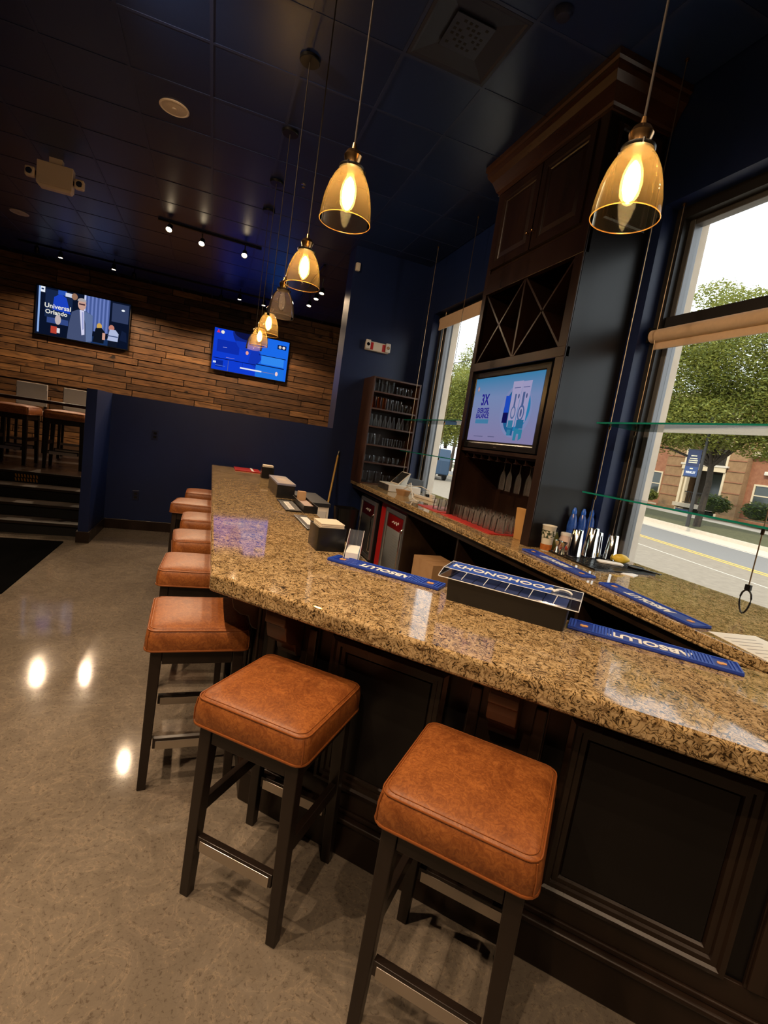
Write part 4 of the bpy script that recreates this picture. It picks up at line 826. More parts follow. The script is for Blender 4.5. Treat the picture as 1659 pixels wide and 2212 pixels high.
# ------------------------------------------------------------------ wall fittings
t = thing('exit_light', 'tan emergency exit light with red ends high on the blue exit wall', 'emergency light', (1.965, 6.528, 2.675))
part('body', MB().hexa([(-0.165, -0.06, 0.0), (0.165, -0.06, 0.0), (0.165, 0, 0), (-0.165, 0, 0)], [(-0.165, -0.06, 0.12), (0.165, -0.06, 0.12), (0.165, 0, 0.12), (-0.165, 0, 0.12)]), WHITE, t, bevel=0.012)
for sx in (-1, 1):
    h = part('lamp_head', MB().box(sx*0.14-0.035, sx*0.14+0.035, -0.085, -0.0605, 0.01, 0.13), mat('white lamp plastic', (0.7, 0.68, 0.64), 0.3), t, bevel=0.01); part('red_patch', MB().box(sx*0.085-0.022, sx*0.085+0.022, -0.062, -0.0602, 0.012, 0.105), RED, t)
    part('reflector', MB().lathe([(0.022, 0), (0.018, 0.003)], 14, M=Matrix.Rotation(PI/2, 4, 'X'), c=(sx*0.14, -0.0852, 0.07)), CHROME, h)
tag(part('wall_camera', MB().box(-0.03, 0.03, -0.055, 0, -0.05, 0.05), WHITE, loc=(1.56, 6.53, 3.66), bevel=0.014, seg=3), 'small white motion sensor near the ceiling at the edge of the exit wall', 'sensor')
def plate(loc, label):
    t = thing('wall_plate', label, 'outlet', loc, 0); part('plate', MB().box(-0.036, 0.036, -0.006, 0, -0.058, 0.058), mat('navy plate', (0.012, 0.016, 0.05), 0.3), t, bevel=0.002)
    part('socket', MB().box(-0.017, 0.017, -0.008, -0.006, 0.008, 0.036).box(-0.017, 0.017, -0.008, -0.006, -0.036, -0.008), BLACK, t)
plate((-0.625, 6.53, 1.177), 'navy outlet plate high on the blue half wall'); plate((-0.781, 6.53, 0.425), 'navy outlet plate low on the blue half wall')

# ------------------------------------------------------------------ wall televisions
fw = lambda u, v, h: (u, -h, v)
W, H = 1.56, 0.86
t = tv('television', 'television on the plank wall showing a man in a grey suit', (-2.49, 11.285, 2.99), W, H, fw, 0.06, 0.014)
navy, dk = (0.008, 0.018, 0.06), (0.003, 0.006, 0.02)
pol = [(rect(-W/2, W/2, -H/2, H/2), dk), (rect(-0.64, -0.2, -0.1, 0.40), navy), (rect(-0.75, -0.72, -0.40, 0.43), (0.25, 0.4, 0.75)), (rect(-0.72, -0.65, 0.33, 0.43), (0.8, 0.85, 0.95)), (rect(-0.71, -0.67, 0.37, 0.40), (0.02, 0.04, 0.12)),
       (rect(0.02, 0.43, -0.2, 0.43), (0.06, 0.10, 0.30)), (rect(-0.01, 0.02, 0.05, 0.43), (0.55, 0.6, 0.85))]
for k in range(6): pol.append((rect(0.05+0.065*k, 0.08+0.065*k, -0.2, 0.43), (0.14, 0.2, 0.5)))
pol += [(rect(0.47, 0.76, 0.05, 0.40), (0.03, 0.045, 0.11)), (disc(0.66, 0.29, 0.03, 0.02), (0.8, 0.85, 0.9)), ([(-0.52, 0.05), (-0.22, 0.02), (-0.30, 0.30), (-0.40, 0.36), (-0.50, 0.28)], (0.01, 0.05, 0.5)), (rect(-0.44, -0.30, 0.34, 0.42), (0.02, 0.08, 0.45)), (rect(-0.32, -0.20, 0.33, 0.40), (0.6, 0.65, 0.8)), (disc(-0.17, 0.36, 0.05, 0.06), (0.3, 0.16, 0.1)),
        (rect(-0.6, -0.25, -0.2, -0.1), (0.03, 0.06, 0.22)), (rect(-0.53, -0.43, -0.38, -0.25), (0.45, 0.05, 0.03)), (rect(-0.43, -0.38, -0.36, -0.27), (0.7, 0.7, 0.75)), (disc(-0.42, -0.12, 0.05, 0.09), (0.5, 0.42, 0.42)),
        (rect(-0.25, 0.55, -H/2, -0.30), (0.01, 0.03, 0.10)),
        (disc(0.27, -0.09, 0.045, 0.06), (0.6, 0.36, 0.08)), ([(0.17, -0.40), (0.36, -0.40), (0.37, -0.18), (0.31, -0.11), (0.21, -0.13)], (0.004, 0.006, 0.012)), (rect(0.33, 0.38, -0.33, -0.2), (0.6, 0.32, 0.25)),
        (disc(0.48, -0.08, 0.05, 0.06), (0.5, 0.2, 0.15)), ([(0.42, -0.32), (0.60, -0.32), (0.61, -0.17), (0.55, -0.10), (0.45, -0.11)], (0.42, 0.48, 0.7)), (rect(0.42, 0.60, -0.24, -0.22), (0.05, 0.08, 0.2)), (rect(0.43, 0.59, -0.43, -0.32), (0.005, 0.008, 0.02)), ([(0.63, -0.28), (0.76, -0.3), (0.74, -0.12), (0.66, -0.09)], (0.006, 0.012, 0.04)),
        ([(-0.26, -0.43), (0.14, -0.43), (0.17, -0.15), (0.13, 0.09), (0.02, 0.14), (-0.10, 0.14), (-0.20, 0.08), (-0.24, -0.15)], (0.055, 0.075, 0.16)), ([(-0.04, 0.13), (0.02, 0.13), (0.15, 0.08), (0.16, -0.40), (0.06, -0.43), (0.04, -0.1)], (0.11, 0.16, 0.32)), ([(-0.075, 0.14), (0.0, 0.14), (0.03, -0.30), (-0.02, -0.32)], (0.62, 0.62, 0.82)), ([(-0.035, 0.11), (-0.01, 0.11), (0.01, -0.20), (-0.012, -0.22)], (0.3, 0.33, 0.6)),
        (disc(-0.04, 0.245, 0.07, 0.105), (0.55, 0.33, 0.27)), (disc(-0.045, 0.30, 0.075, 0.06, 16, 0, 180), (0.4, 0.36, 0.36)), (rect(-0.09, 0.01, 0.235, 0.262), (0.05, 0.02, 0.03))]
pic = picture('screen', pol, lambda x, y, k: fw(x, y, 0.001+k), t, 0.0003)
WTX = emis('screen text white', (0.8, 0.78, 0.7), 1.0)
text('Universal', 0.115, lambda x, y, z: fw(x-0.43, y+0.105, 0.0155+z), WTX, 'lettering', pic, bold=0.002); text('Orlando', 0.105, lambda x, y, z: fw(x-0.45, y-0.005, 0.0155+z), WTX, 'lettering', pic, bold=0.002)
t = tv('television', 'television on the plank wall showing a bright blue scene', (0.647, 11.285, 2.925), 1.55, 0.84, fw, 0.06, 0.014)
W, H = 1.55, 0.84; bl = (0.005, 0.045, 0.62); lb_ = (0.01, 0.14, 0.80)
pol = [(rect(-W/2, W/2, -H/2, H/2), bl), (rect(0.12, W/2, -H/2, H/2), lb_), (rect(-0.7, -0.25, -0.05, 0.2), (0.004, 0.025, 0.4)), (disc(-0.05, 0.42, 0.36, 0.33, 24, 180, 360), (0.006, 0.02, 0.22)), (disc(-0.05, 0.42, 0.33, 0.14, 24, 180, 360), (0.004, 0.006, 0.05)), (disc(-0.05, 0.24, 0.28, 0.2, 24, 180, 360), (0.006, 0.04, 0.5)), ([(-0.05, -0.15), (0.1, -0.25), (0.22, -0.05), (0.18, 0.1), (0, 0.1)], (0.006, 0.035, 0.45)),
       (rect(0.22, 0.70, -0.13, 0.04), (0.03, 0.24, 0.85)), (rect(0.12, 0.72, -0.42, -0.17), (0.012, 0.16, 0.72)), (rect(0.16, 0.74, 0.04, 0.055), (0.002, 0.006, 0.06)), (rect(0.12, 0.72, -0.17, -0.15), (0.002, 0.006, 0.06)), (rect(-0.75, 0.12, -0.19, -0.175), (0.002, 0.006, 0.1)), (rect(-0.70, -0.55, -0.36, -0.22), (0.003, 0.02, 0.3)), (rect(-0.45, -0.44, -0.42, -0.2), (0.1, 0.12, 0.3)), (rect(-0.16, -0.155, -0.3, -0.19), (0.003, 0.01, 0.12)),
       (rect(-0.20, 0.25, -0.315, -0.285), (0.8, 0.8, 0.85)), (rect(0.25, 0.52, -0.305, -0.295), (0.25, 0.2, 0.3)), (disc(0.57, -0.29, 0.03, 0.045), (0.85, 0.6, 0.6)), ([(-0.73, 0.33), (-0.66, 0.33), (-0.695, 0.40)], (0.75, 0.03, 0.08)), (disc(-0.61, 0.355, 0.035), (0.85, 0.8, 0.7)), (rect(0.53, 0.72, 0.24, 0.33), (0.002, 0.01, 0.08)), (disc(0.585, 0.285, 0.03), (0.6, 0.5, 0.4)), (disc(0.665, 0.285, 0.03), (0.8, 0.7, 0.65)), (disc(-0.085, 0.03, 0.03, 0.04), (0.8, 0.35, 0.3)), (rect(-0.75, -0.69, -0.29, -0.25), (0.6, 0.7, 0.9)), (rect(-0.7, -0.5, -0.335, -0.325), (0.1, 0.2, 0.6)), (rect(-0.5, -0.33, -0.145, -0.14), (0.5, 0.4, 0.6)), (rect(-0.58, -0.5, 0.05, 0.06), (0.4, 0.4, 0.8))]
picture('screen', pol, lambda x, y, k: fw(x, y, 0.001+k), t, 0.0003)

# ------------------------------------------------------------------ ceiling fittings
def pendant(x, y, zb, lit, label):
    t = thing('pendant_lamp', label, 'lamp', (x, y, zb), 0, 'glass bell pendants over the bar')
    top = ZC-0.003-zb
    part('canopy', MB().lathe([(0.064, top-0.022), (0.068, top-0.018), (0.068, top)], 24), BMETAL, t, smooth=40)
    part('cord', MB().tube([(0, 0, 0.262), (0, 0, top-0.021)], 0.0034, 6), mat('brown cord', (0.025, 0.016, 0.01), 0.7), t, smooth=60)
    s = part('socket', MB().lathe([(0.014, 0.180), (0.026, 0.182), (0.025, 0.196), (0.030, 0.212), (0.033, 0.222), (0.024, 0.238), (0.010, 0.245), (0.007, 0.265)], 20), BRASS, t, smooth=35)
    b = MB(); b.lathe([(0.044, 0.177), (0.046, 0.181), (0.046, 0.186), (0.028, 0.190)], 20)
    for k in range(3): b.lathe([(0.004, -0.01), (0.004, 0.004)], 6, c=(0.05*math.cos(k*2.1), 0.05*math.sin(k*2.1), 0.182))
    part('shade_cap', b, BMETAL, s, smooth=40)
    prof = [(0.0925, 0.0), (0.0925, 0.012), (0.090, 0.045), (0.083, 0.085), (0.073, 0.120), (0.059, 0.150), (0.046, 0.169), (0.038, 0.176)]
    sh = part('shade', MB().lathe(prof, 36, caps=False), AMBER if lit else UNLIT, t, smooth=60)
    b = MB(); b.loop([(0.0925*math.cos(k*PI/18), 0.0925*math.sin(k*PI/18), 0.0005) for k in range(36)], 0.0016, 6); part('rim', b, glassy('amber rim', (1.0, 0.8, 0.5), 0.35, 0.05, 0.6, (1.0, 0.7, 0.35)) if lit else UNLIT, sh, smooth=60)
    bu = part('bulb', MB().lathe([(0.013, 0.172), (0.014, 0.155), (0.026, 0.125), (0.030, 0.095), (0.026, 0.062), (0.012, 0.040), (0.002, 0.034)], 20, caps=False), ENV if lit else GLASS, t, smooth=60)
    if lit: part('filament', MB().lathe([(0.004, 0.152), (0.014, 0.138), (0.0215, 0.112), (0.0215, 0.078), (0.013, 0.054), (0.003, 0.043)], 12), FIL, bu, smooth=60)
    else: part('filament', MB().tube([(0.006*math.cos(k*1.9), 0.006*math.sin(k*1.9), 0.15-0.011*k) for k in range(9)], 0.001, 5), BRASS, bu)
for y, zb, lit, lb in ((1.89, 2.25, 1, 'lit amber pendant, nearest of the row above the straight bar'), (2.80, 2.245, 1, 'second lit amber pendant of the row, counted from the camera'), (3.72, 2.26, 0, 'unlit clear glass pendant, third in the row above the straight bar'), (4.61, 2.27, 1, 'lit amber pendant, fourth in the row, above the blue television'), (5.54, 2.30, 1, 'lit amber pendant, fifth in the row, against the blue television'), (6.28, 2.36, 0, 'small unlit glass pendant at the far end of the row')):
    pendant(0.382, y, zb, lit, lb)
pendant(1.04, 1.22, 2.21, 1, 'large lit amber pendant at right, in front of the dark tower')

def track(name, label, p0, p1, heads, lights=True, energy=60, cone=95):
    t = thing('track_light', label, 'track light', (0, 0, 0)); p0 = Vector(p0); p1 = Vector(p1); d = (p1-p0).normalized(); n = d.cross(Vector((0, 0, 1)))*0.017
    part('rail', MB().hexa([p0-n-Vector((0, 0, 0.022)), p0+n-Vector((0, 0, 0.022)), p1+n-Vector((0, 0, 0.022)), p1-n-Vector((0, 0, 0.022))], [p0-n, p0+n, p1+n, p1-n]), BMETAL, t)
    for (hp, aim, on) in heads:
        hp = Vector(hp); a = (Vector(aim)-hp).normalized(); M = a.to_track_quat('Z', 'Y').to_matrix().to_4x4()
        top = Vector((hp.x, hp.y, p0.z-0.021))
        b = MB(); b.lathe([(0.018, -0.10), (0.032, -0.085), (0.036, -0.03), (0.042, 0.0), (0.038, 0.0), (0.033, -0.012)], 16, M=M, c=hp); b.tube([top, hp-a*0.07], 0.008, 8)
        h = part('spot_head', b, BMETAL, t, smooth=40)
        part('lens', MB().lathe([(0.034, -0.009), (0.03, -0.006), (0.001, -0.005)], 16, M=M, c=hp, caps=False), LENS if on else mat('dark lens', (0.05, 0.05, 0.05), 0.1), h)
        if on and lights:
            o = light('spot_lamp', 'SPOT', hp+a*0.012, energy, WARM, aim, spot_size=math.radians(cone), spot_blend=0.6 if cone < 140 else 0.25, **SPOT)
            o.parent = t
track('track', 'black track with three lit spots crossing the ceiling before the plank wall', (-0.90, 7.52, ZC-0.004), (0.42, 7.62, ZC-0.004), [((-0.76, 7.46, 3.79), (-1.3, 4.6, 0), 1), ((-0.36, 7.58, 3.76), (-0.9, 4.6, 0), 1), ((0.20, 7.56, 3.75), (0.0, 5.2, 0.9), 1)], energy=100)
track('track', 'long black track of spots close to the plank wall', (-3.3, 10.35, ZC-0.004), (1.0, 10.35, ZC-0.004), [((-2.98, 10.2, 3.75), (-3.1, 11.4, 2.0), 0), ((-2.62, 10.1, 3.72), (-2.6, 10.0, 0.54), 1), ((-1.82, 10.05, 3.72), (-1.8, 9.95, 0.54), 1), ((-1.52, 10.2, 3.70), (-1.4, 11.4, 2.2), 0), ((-0.06, 10.2, 3.67), (0.0, 11.4, 2.2), 0), ((0.26, 9.98, 3.70), (0.25, 9.9, 0.54), 1), ((0.70, 10.0, 3.70), (0.68, 9.9, 0.54), 1)], energy=105, cone=152)
track('track', 'short black track with three lit spots beside the pier of the exit wall', (1.32, 7.55, ZC-0.004), (1.32, 9.6, ZC-0.004), [((1.40, 9.1, 3.67), (1.0, 8.2, 0.54), 1), ((1.42, 8.55, 3.67), (1.0, 7.6, 0.54), 1), ((1.43, 8.15, 3.67), (0.9, 7.2, 0.54), 1)], energy=70, cone=130)
track('track', 'black aisle track beside the bar, out of view above the camera, with added spots', (-1.1, -0.8, ZC-0.004), (-1.1, 3.2, ZC-0.004), [((-1.1, -0.5, 3.74), (0.5, 0.9, 0.4), 1), ((-1.1, 0.9, 3.74), (0.3, 1.7, 0.6), 1), ((-1.1, 2.3, 3.74), (-0.1, 3.2, 0.3), 1), ((-1.1, 3.0, 3.74), (2.2, 6.1, 1.7), 1), ((-1.1, 1.6, 3.74), (1.4, 1.6, 0.9), 1)], energy=150)  # last two spots are added, one aimed to brighten the hutch
track('track', 'added unseen track of fill spots behind the camera, aimed at the diagonal bar', (-0.2, -0.9, ZC-0.004), (2.0, -0.9, ZC-0.004), [((0.1, -0.9, 3.74), (0.5, 1.0, 0.3), 1), ((1.5, -0.9, 3.74), (1.2, 0.5, 0.0), 1)], energy=90)  # added fill track, softens the stool shadows and brightens the floor
# ceiling speakers, vent, emergency light, sensor
sp = thing('ceiling_speaker', 'round tan ceiling speaker in the dark ceiling left of the pendants', 'speaker', (-0.53, 4.865, ZC), 0, 'round ceiling speakers')
part('ring', MB().lathe([(0.115, -0.001), (0.115, -0.006), (0.104, -0.010), (0.098, -0.006)], 32), mat('tan speaker', (0.75, 0.62, 0.48), 0.5), sp, smooth=40); part('grille', MB().lathe([(0.099, -0.006), (0.05, -0.0085), (0.018, -0.009), (0.016, -0.014), (0.001, -0.016)], 32, caps=False), noisy('tan grille', (0.55, 0.45, 0.35), (0.7, 0.57, 0.44), 200, 0.6), sp, smooth=40)
dup(sp, loc=(-2.82, 8.85, ZC), label='round tan ceiling speaker far left, near the plank wall')
t = thing('emergency_light', 'tan emergency light with two lamp heads hanging under the ceiling', 'emergency light', (-1.80, 6.62, 3.61), 0.0)
part('housing', MB().hexa([(-0.165, -0.05, 0.03), (0.165, -0.05, 0.03), (0.165, 0.05, 0.03), (-0.165, 0.05, 0.03)], [(-0.165, -0.05, 0.25), (0.165, -0.05, 0.25), (0.165, 0.05, 0.25), (-0.165, 0.05, 0.25)]).hexa([(-0.135, -0.04, 0), (0.15, -0.04, 0), (0.15, 0.04, 0), (-0.135, 0.04, 0)], [(-0.165, -0.05, 0.0295), (0.165, -0.05, 0.0295), (0.165, 0.05, 0.0295), (-0.165, 0.05, 0.0295)]), mat('tan plastic', (0.78, 0.62, 0.47), 0.45), t, bevel=0.005)
part('mount', MB().box(-0.06, 0.06, -0.035, 0.035, 0.25, 0.309), MATS['tan plastic'], t)
for sx in (-1, 1):
    h = part('lamp_head', MB().box(sx*0.225-0.045, sx*0.225+0.045, -0.055, 0.02, 0.07, 0.165), MATS['tan plastic'], t, bevel=0.014); part('lamp_arm', MB().box(min(sx*0.165, sx*0.185), max(sx*0.165, sx*0.185), -0.02, 0.01, 0.10, 0.14), BLACK, h)
    part('reflector', MB().lathe([(0.03, 0), (0.024, 0.002), (0.001, 0.003)], 16, M=Matrix.Rotation(PI/2, 4, 'X'), c=(sx*0.228, -0.0555, 0.115), caps=False), CHROME, h)
t = thing('ceiling_vent', 'square navy air vent with a perforated centre set in the tile grid', 'vent', (1.1975, 3.0475, ZC), 0)
VM = mat('vent paint', (0.010, 0.012, 0.03), 0.5)
part('outer_frame', MB().frame(-0.275, 0.275, -0.285, 0.285, [(0, 0.028), (0, -0.004), (0.02, -0.006), (0.035, 0.0), (0.16, 0.022)], lambda u, v, h: (u, v, h)), VM, t)
part('centre_plate', MB().box(-0.125, 0.125, -0.13, 0.13, 0.004, 0.008), mat('vent plate', (0.018, 0.022, 0.05), 0.45), t); b = MB()
for i in range(6):
    for j in range(6):
        if (i*3+j*5) % 4: b.box(-0.10+0.035*i, -0.082+0.035*i, -0.105+0.036*j, -0.088+0.036*j, 0.003, 0.0045)
part('perforations', b, MATTE, t, kind='stuff'); part('hanger', MB().box(-0.01, 0.01, -0.01, 0.01, 0.008, 0.032), VM, t)
tag(part('smoke_detector', MB().lathe([(0.05, 0), (0.05, -0.015), (0.036, -0.035), (0.012, -0.038)], 24), mat('navy detector', (0.014, 0.017, 0.045), 0.4), loc=(1.565, 2.62, ZC-0.003), smooth=40), 'small navy detector on the ceiling beside the air vent', 'detector')
tag(part('sprinkler', MB().lathe([(0.022, 0), (0.022, -0.005), (0.008, -0.008), (0.006, -0.03), (0.016, -0.033), (0.016, -0.036)], 14), CHROME, loc=(0.633, 5.41, ZC-0.0), smooth=40), 'small pale sprinkler head between the pendant cords', 'sprinkler')

# ------------------------------------------------------------------ raised dining corner
RG = 'brown stools on the raised floor'
RZ = 0.54
for x, y, a, lb in ((-1.765, 7.52, 4, 'brown stool on the raised floor, right one beside the half wall end'), (-2.36, 7.55, -5, 'brown stool on the raised floor, second from the half wall end'), (-2.95, 7.6, 3, 'brown stool on the raised floor, leftmost')):
    dup(st0, loc=(x, y, RZ), rz=a*D2R, label=lb, group=RG, scale=(1.24, 1.1, 1.09))
t = thing('high_table', 'long dark high table on the raised floor behind the brown stools', 'table', (-2.55, 8.25, RZ)); part('top', MB().box(-1.1, 1.1, -0.34, 0.34, 0.80, 0.84), ESP, t, bevel=0.004)
for sx in (-1, 1):
    for sy in (-1, 1): part('leg', MB().box(sx*1.02-0.04, sx*1.02+0.04, sy*0.28-0.04, sy*0.28+0.04, 0, 0.80), LEG, t)
ch = None; CHM = mat('pale grey upholstery', (0.7, 0.64, 0.58), 0.6)
for x, lb in ((-1.98, 'pale grey chair behind the dark high table, middle one'), (-2.62, 'pale grey chair behind the dark high table, leftmost'), (-1.45, 'pale grey chair behind the dark high table, half hidden by the blue half wall')):
    if ch is None:
        ch = thing('high_chair', lb, 'chair', (x, 8.86, RZ), 0.12, 'pale chairs behind the high table'); part('seat', MB().box(-0.2, 0.2, -0.2, 0.2, 0.60, 0.66), CHM, ch, bevel=0.015); part('backrest', MB().box(-0.2, 0.2, 0.17, 0.215, 0.72, 1.06), CHM, ch, bevel=0.012)
        for sx in (-1, 1): part('leg', MB().box(sx*0.18-0.018, sx*0.18+0.018, -0.19, -0.154, 0, 0.60), LEG, ch); part('leg', MB().box(sx*0.18-0.018, sx*0.18+0.018, 0.172, 0.208, 0, 0.97), LEG, ch)
        part('footrest', MB().box(-0.162, 0.162, -0.185, -0.165, 0.2, 0.235), STEEL, ch)
    else: dup(ch, loc=(x, 8.9, RZ), rz=0.05, label=lb)

# ================================================================== OUTSIDE
SM = Matrix.Rotation(-math.radians(12), 4, 'Z')      # street frame: local x away from us, local y along the street
def sbox(b, x0, x1, y0, y1, z0, z1): return b.box(x0, x1, y0, y1, z0, z1, SM)
ASPH = noisy('grey asphalt', (0.15, 0.145, 0.14), (0.20, 0.19, 0.18), 30, 0.85, obj=False); ASPN = noisy('haze painted asphalt', (0.19, 0.155, 0.115), (0.25, 0.21, 0.16), 6, 0.85, obj=False)  # near lane's tan is window reflection and haze put into its colour
GRASS = noisy('lawn', (0.05, 0.055, 0.02), (0.10, 0.095, 0.04), 9, 0.9, obj=False); WALK = noisy('pale concrete', (0.50, 0.43, 0.34), (0.58, 0.5, 0.4), 8, 0.85, obj=False)
gr = struct('floor_outside', sbox(MB(), 2.2, 60, -40, 90, -0.9, -0.45), GRASS)
part('pavement', MB().add([(2.96, -30, -0.2), (6.2, -30, -0.2), (6.2, 60, -0.2), (2.96, 60, -0.2), (2.96, -30, -0.15), (6.2, -30, -0.15), (6.2, 60, -0.15), (2.96, 60, -0.15)], [(4, 5, 6, 7), (1, 2, 6, 5)]), WALK, gr)
part('near_lane', sbox(MB(), 3.5, 10.45, -40, 80, -0.44, -0.16), ASPN, gr); part('far_lane', sbox(MB(), 10.45, 13.8, -40, 80, -0.44, -0.16), ASPH, gr)
b = MB(); sbox(b, 10.30, 10.42, -40, 80, -0.159, -0.155); sbox(b, 10.54, 10.66, -40, 80, -0.159, -0.155); part('yellow_lines', b, mat('road yellow', (0.62, 0.38, 0.08), 0.7), gr)
part('white_line', sbox(sbox(MB(), 8.93, 8.98, -40, 80, -0.159, -0.155), 13.6, 13.72, -40, 80, -0.159, -0.155), mat('road white', (0.55, 0.5, 0.43), 0.7), gr)
part('far_gutter', sbox(MB(), 13.8, 15.3, -40, 80, -0.44, -0.15), WALK, gr); part('kerb', sbox(MB(), 15.3, 15.5, -40, 80, -0.44, -0.02), WALK, gr)
b = MB(); P = [(15.5, -0.04), (17.2, 0.10), (19.0, 0.16), (20.6, 0.18), (24.5, 0.62), (60, 0.9), (60, -0.44), (15.5, -0.44)]
b.prisma(P, -40, 80, lambda p, q, a: tuple(SM @ Vector((p, a, q)))); part('lawn_slope', b, GRASS, gr)
part('far_walk', MB().prisma([(18.9, 0.175), (20.7, 0.20), (20.7, 0.1), (18.9, 0.1)], -40, 80, lambda p, q, a: tuple(SM @ Vector((p, a, q)))), WALK, gr)
# apartment building
BRK = noisy('tan brick', (0.26, 0.15, 0.075), (0.36, 0.22, 0.11), 4, 0.85, obj=False); BRKR = noisy('red brick', (0.28, 0.11, 0.06), (0.38, 0.17, 0.09), 5, 0.85, obj=False)
for mm in (BRK, BRKR):
    br = N(mm, 'ShaderNodeTexBrick'); br.inputs['Scale'].default_value = 4.0; br.inputs['Mortar Size'].default_value = 0.02
    mp = N(mm, 'ShaderNodeMapping'); mp.inputs['Rotation'].default_value = (PI/2, 0, PI/2); L(mm, pos(mm), mp.inputs[0]); 
    sx = N(mm, 'ShaderNodeSeparateXYZ'); L(mm, pos(mm), sx.inputs[0]); cx = N(mm, 'ShaderNodeCombineXYZ'); L(mm, sx.outputs[1], cx.inputs[0]); L(mm, sx.outputs[2], cx.inputs[1]); L(mm, cx.outputs[0], br.inputs['Vector'])
    bump(mm, br.outputs['Fac'], 0.5, -0.02)
CREAM = mat('cream trim', (0.72, 0.60, 0.42), 0.6); DKGL = mat('dark window glass', (0.05, 0.06, 0.055), 0.08); DARK = mat('dark porch', (0.05, 0.042, 0.03), 0.8); IRON = mat('iron rail', (0.02, 0.018, 0.016), 0.5)
GZ = 0.70; BXF = 27.0
bd = thing('apartment_building', 'tan and red brick apartment building across the street with a cream framed porch', 'building', (BXF, 0, GZ))
def bbx(nm, x0, x1, y0, y1, z0, z1, m, par=bd, **k): return part(nm, MB().box(x0, x1, y0, y1, z0, z1), m, par, **k)
bbx('main_wall', 1.6, 9, 6, 48, -0.8, 6.6, BRK); bbx('roof', 1.0, 9.6, 5.5, 48.5, 6.6, 6.9, CREAM)
# porch bay around y 19.5..21.6
bbx('porch_recess', 1.0, 1.59, 19.7, 21.9, 0, 5.8, DARK)
for y0, y1, nm in ((18.5, 19.6, 'brick_pier'), (22.2, 23.4, 'brick_pier')):
    p = bbx(nm, 0, 1.59, y0, y1, -0.8, 6.0, BRK)
    for z in (0.35, 0.95, 1.55, 2.15, 2.75): bbx('band', -0.03, 0.0, y0, y1, z, z+0.05, BRKR, p)
for y in (19.62, 22.0): bbx('cream_post', -0.05, 0.2, y-0.12 if y < 20 else y, y+0.0 if y < 20 else y+0.16, 0, 5.6, CREAM)
bbx('cream_post', -0.1, 0.15, 21.72, 21.84, 0, 2.4, CREAM)
bbx('lintel', -0.12, 0.3, 19.5, 22.2, 2.05, 2.32, CREAM); bbx('lintel', -0.15, 0.3, 19.4, 22.3, 2.32, 2.42, WHITE)
bbx('porch_door', 0.9, 0.99, 20.0, 21.0, 0, 1.95, DKGL); bbx('porch_step', -0.6, 0.95, 19.7, 21.9, -0.2, 0.02, WALK)
def railing(y0, y1, z):
    b = MB(); b.box(-0.04, 0.0, y0, y1, z+0.68, z+0.73); b.box(-0.04, 0.0, y0, y1, z+0.04, z+0.08)
    r = part('railing', b, IRON, bd); n = int((y1-y0)/0.13)
    for k in range(n): part('baluster', MB().box(-0.03, -0.01, y0+0.13*k+0.05, y0+0.13*k+0.075, z+0.08, z+0.68), IRON, r)
railing(19.75, 21.7, 0.02); railing(19.75, 21.7, 2.45)
bbx('balcony_slab', -0.1, 1.5, 19.6, 22.0, 2.42, 2.46, DARK)
def bwin(y0, y1, z0, z1, x=-0.0):
    f = part('window', MB().frame(y0, y1, z0, z1, [(0, 0), (0, 0.06), (0.09, 0.06), (0.09, 0.02)], lambda u, v, h: (x-h, u, v)), CREAM, bd)
    bbx('window_glass', x-0.02, x-0.005, y0+0.09, y1-0.09, z0+0.09, z1-0.09, DKGL, f); bbx('sash_bar', x-0.05, x-0.02, y0+0.09, y1-0.09, (z0+z1)/2-0.03, (z0+z1)/2+0.03, CREAM, f)
bbx('red_wing', 0.4, 1.59, 8, 18.5, -0.8, 3.1, BRKR); bbx('wing_cornice', 0.2, 1.59, 8, 18.5, 3.1, 3.35, CREAM); bwin(17.1, 18.1, 0.45, 1.65, 0.4)
bwin(13.8, 15.0, 0.45, 1.65, 0.4); bbx('left_wing', 0.5, 1.59, 23.4, 40, -0.8, 3.4, BRKR)
for y in (23.9, 25.6, 27.3, 29.5, 31.5): bwin(y, y+1.1, 0.15, 1.75, 0.5)
bbx('upper_white_wall', 0.9, 1.59, 8, 18.5, 3.36, 5.0, CREAM); bwin(16.6, 17.8, 3.5, 4.7, 0.9)
tl = part('wall_lamp', MB().box(0.25, 0.4, 17.4, 17.7, 2.15, 2.35), WHITE, bd, bevel=0.03)
# foliage
def leafmat(nm, a, b_, c_):
    m = mat(nm, a, 0.6); oi = N(m, 'ShaderNodeNewGeometry')
    L(m, ramp(m, oi.outputs['Random Per Island'], [(0, a), (0.5, b_), (1, c_)]), bsdf(m).inputs['Base Color'])
    tr = N(m, 'ShaderNodeBsdfTranslucent'); tr.inputs[0].default_value = (*c_, 1); mx = N(m, 'ShaderNodeMixShader'); mx.inputs[0].default_value = 0.35
    L(m, bsdf(m).outputs[0], mx.inputs[1]); L(m, tr.outputs[0], mx.inputs[2]); L(m, mx.outputs[0], m.node_tree.nodes['Material Output'].inputs[0]); return m
LEAF = leafmat('yellow green leaf', (0.07, 0.10, 0.02), (0.16, 0.19, 0.035), (0.30, 0.30, 0.06)); LEAFD = leafmat('hedge leaf', (0.03, 0.055, 0.012), (0.06, 0.10, 0.02), (0.12, 0.15, 0.03))
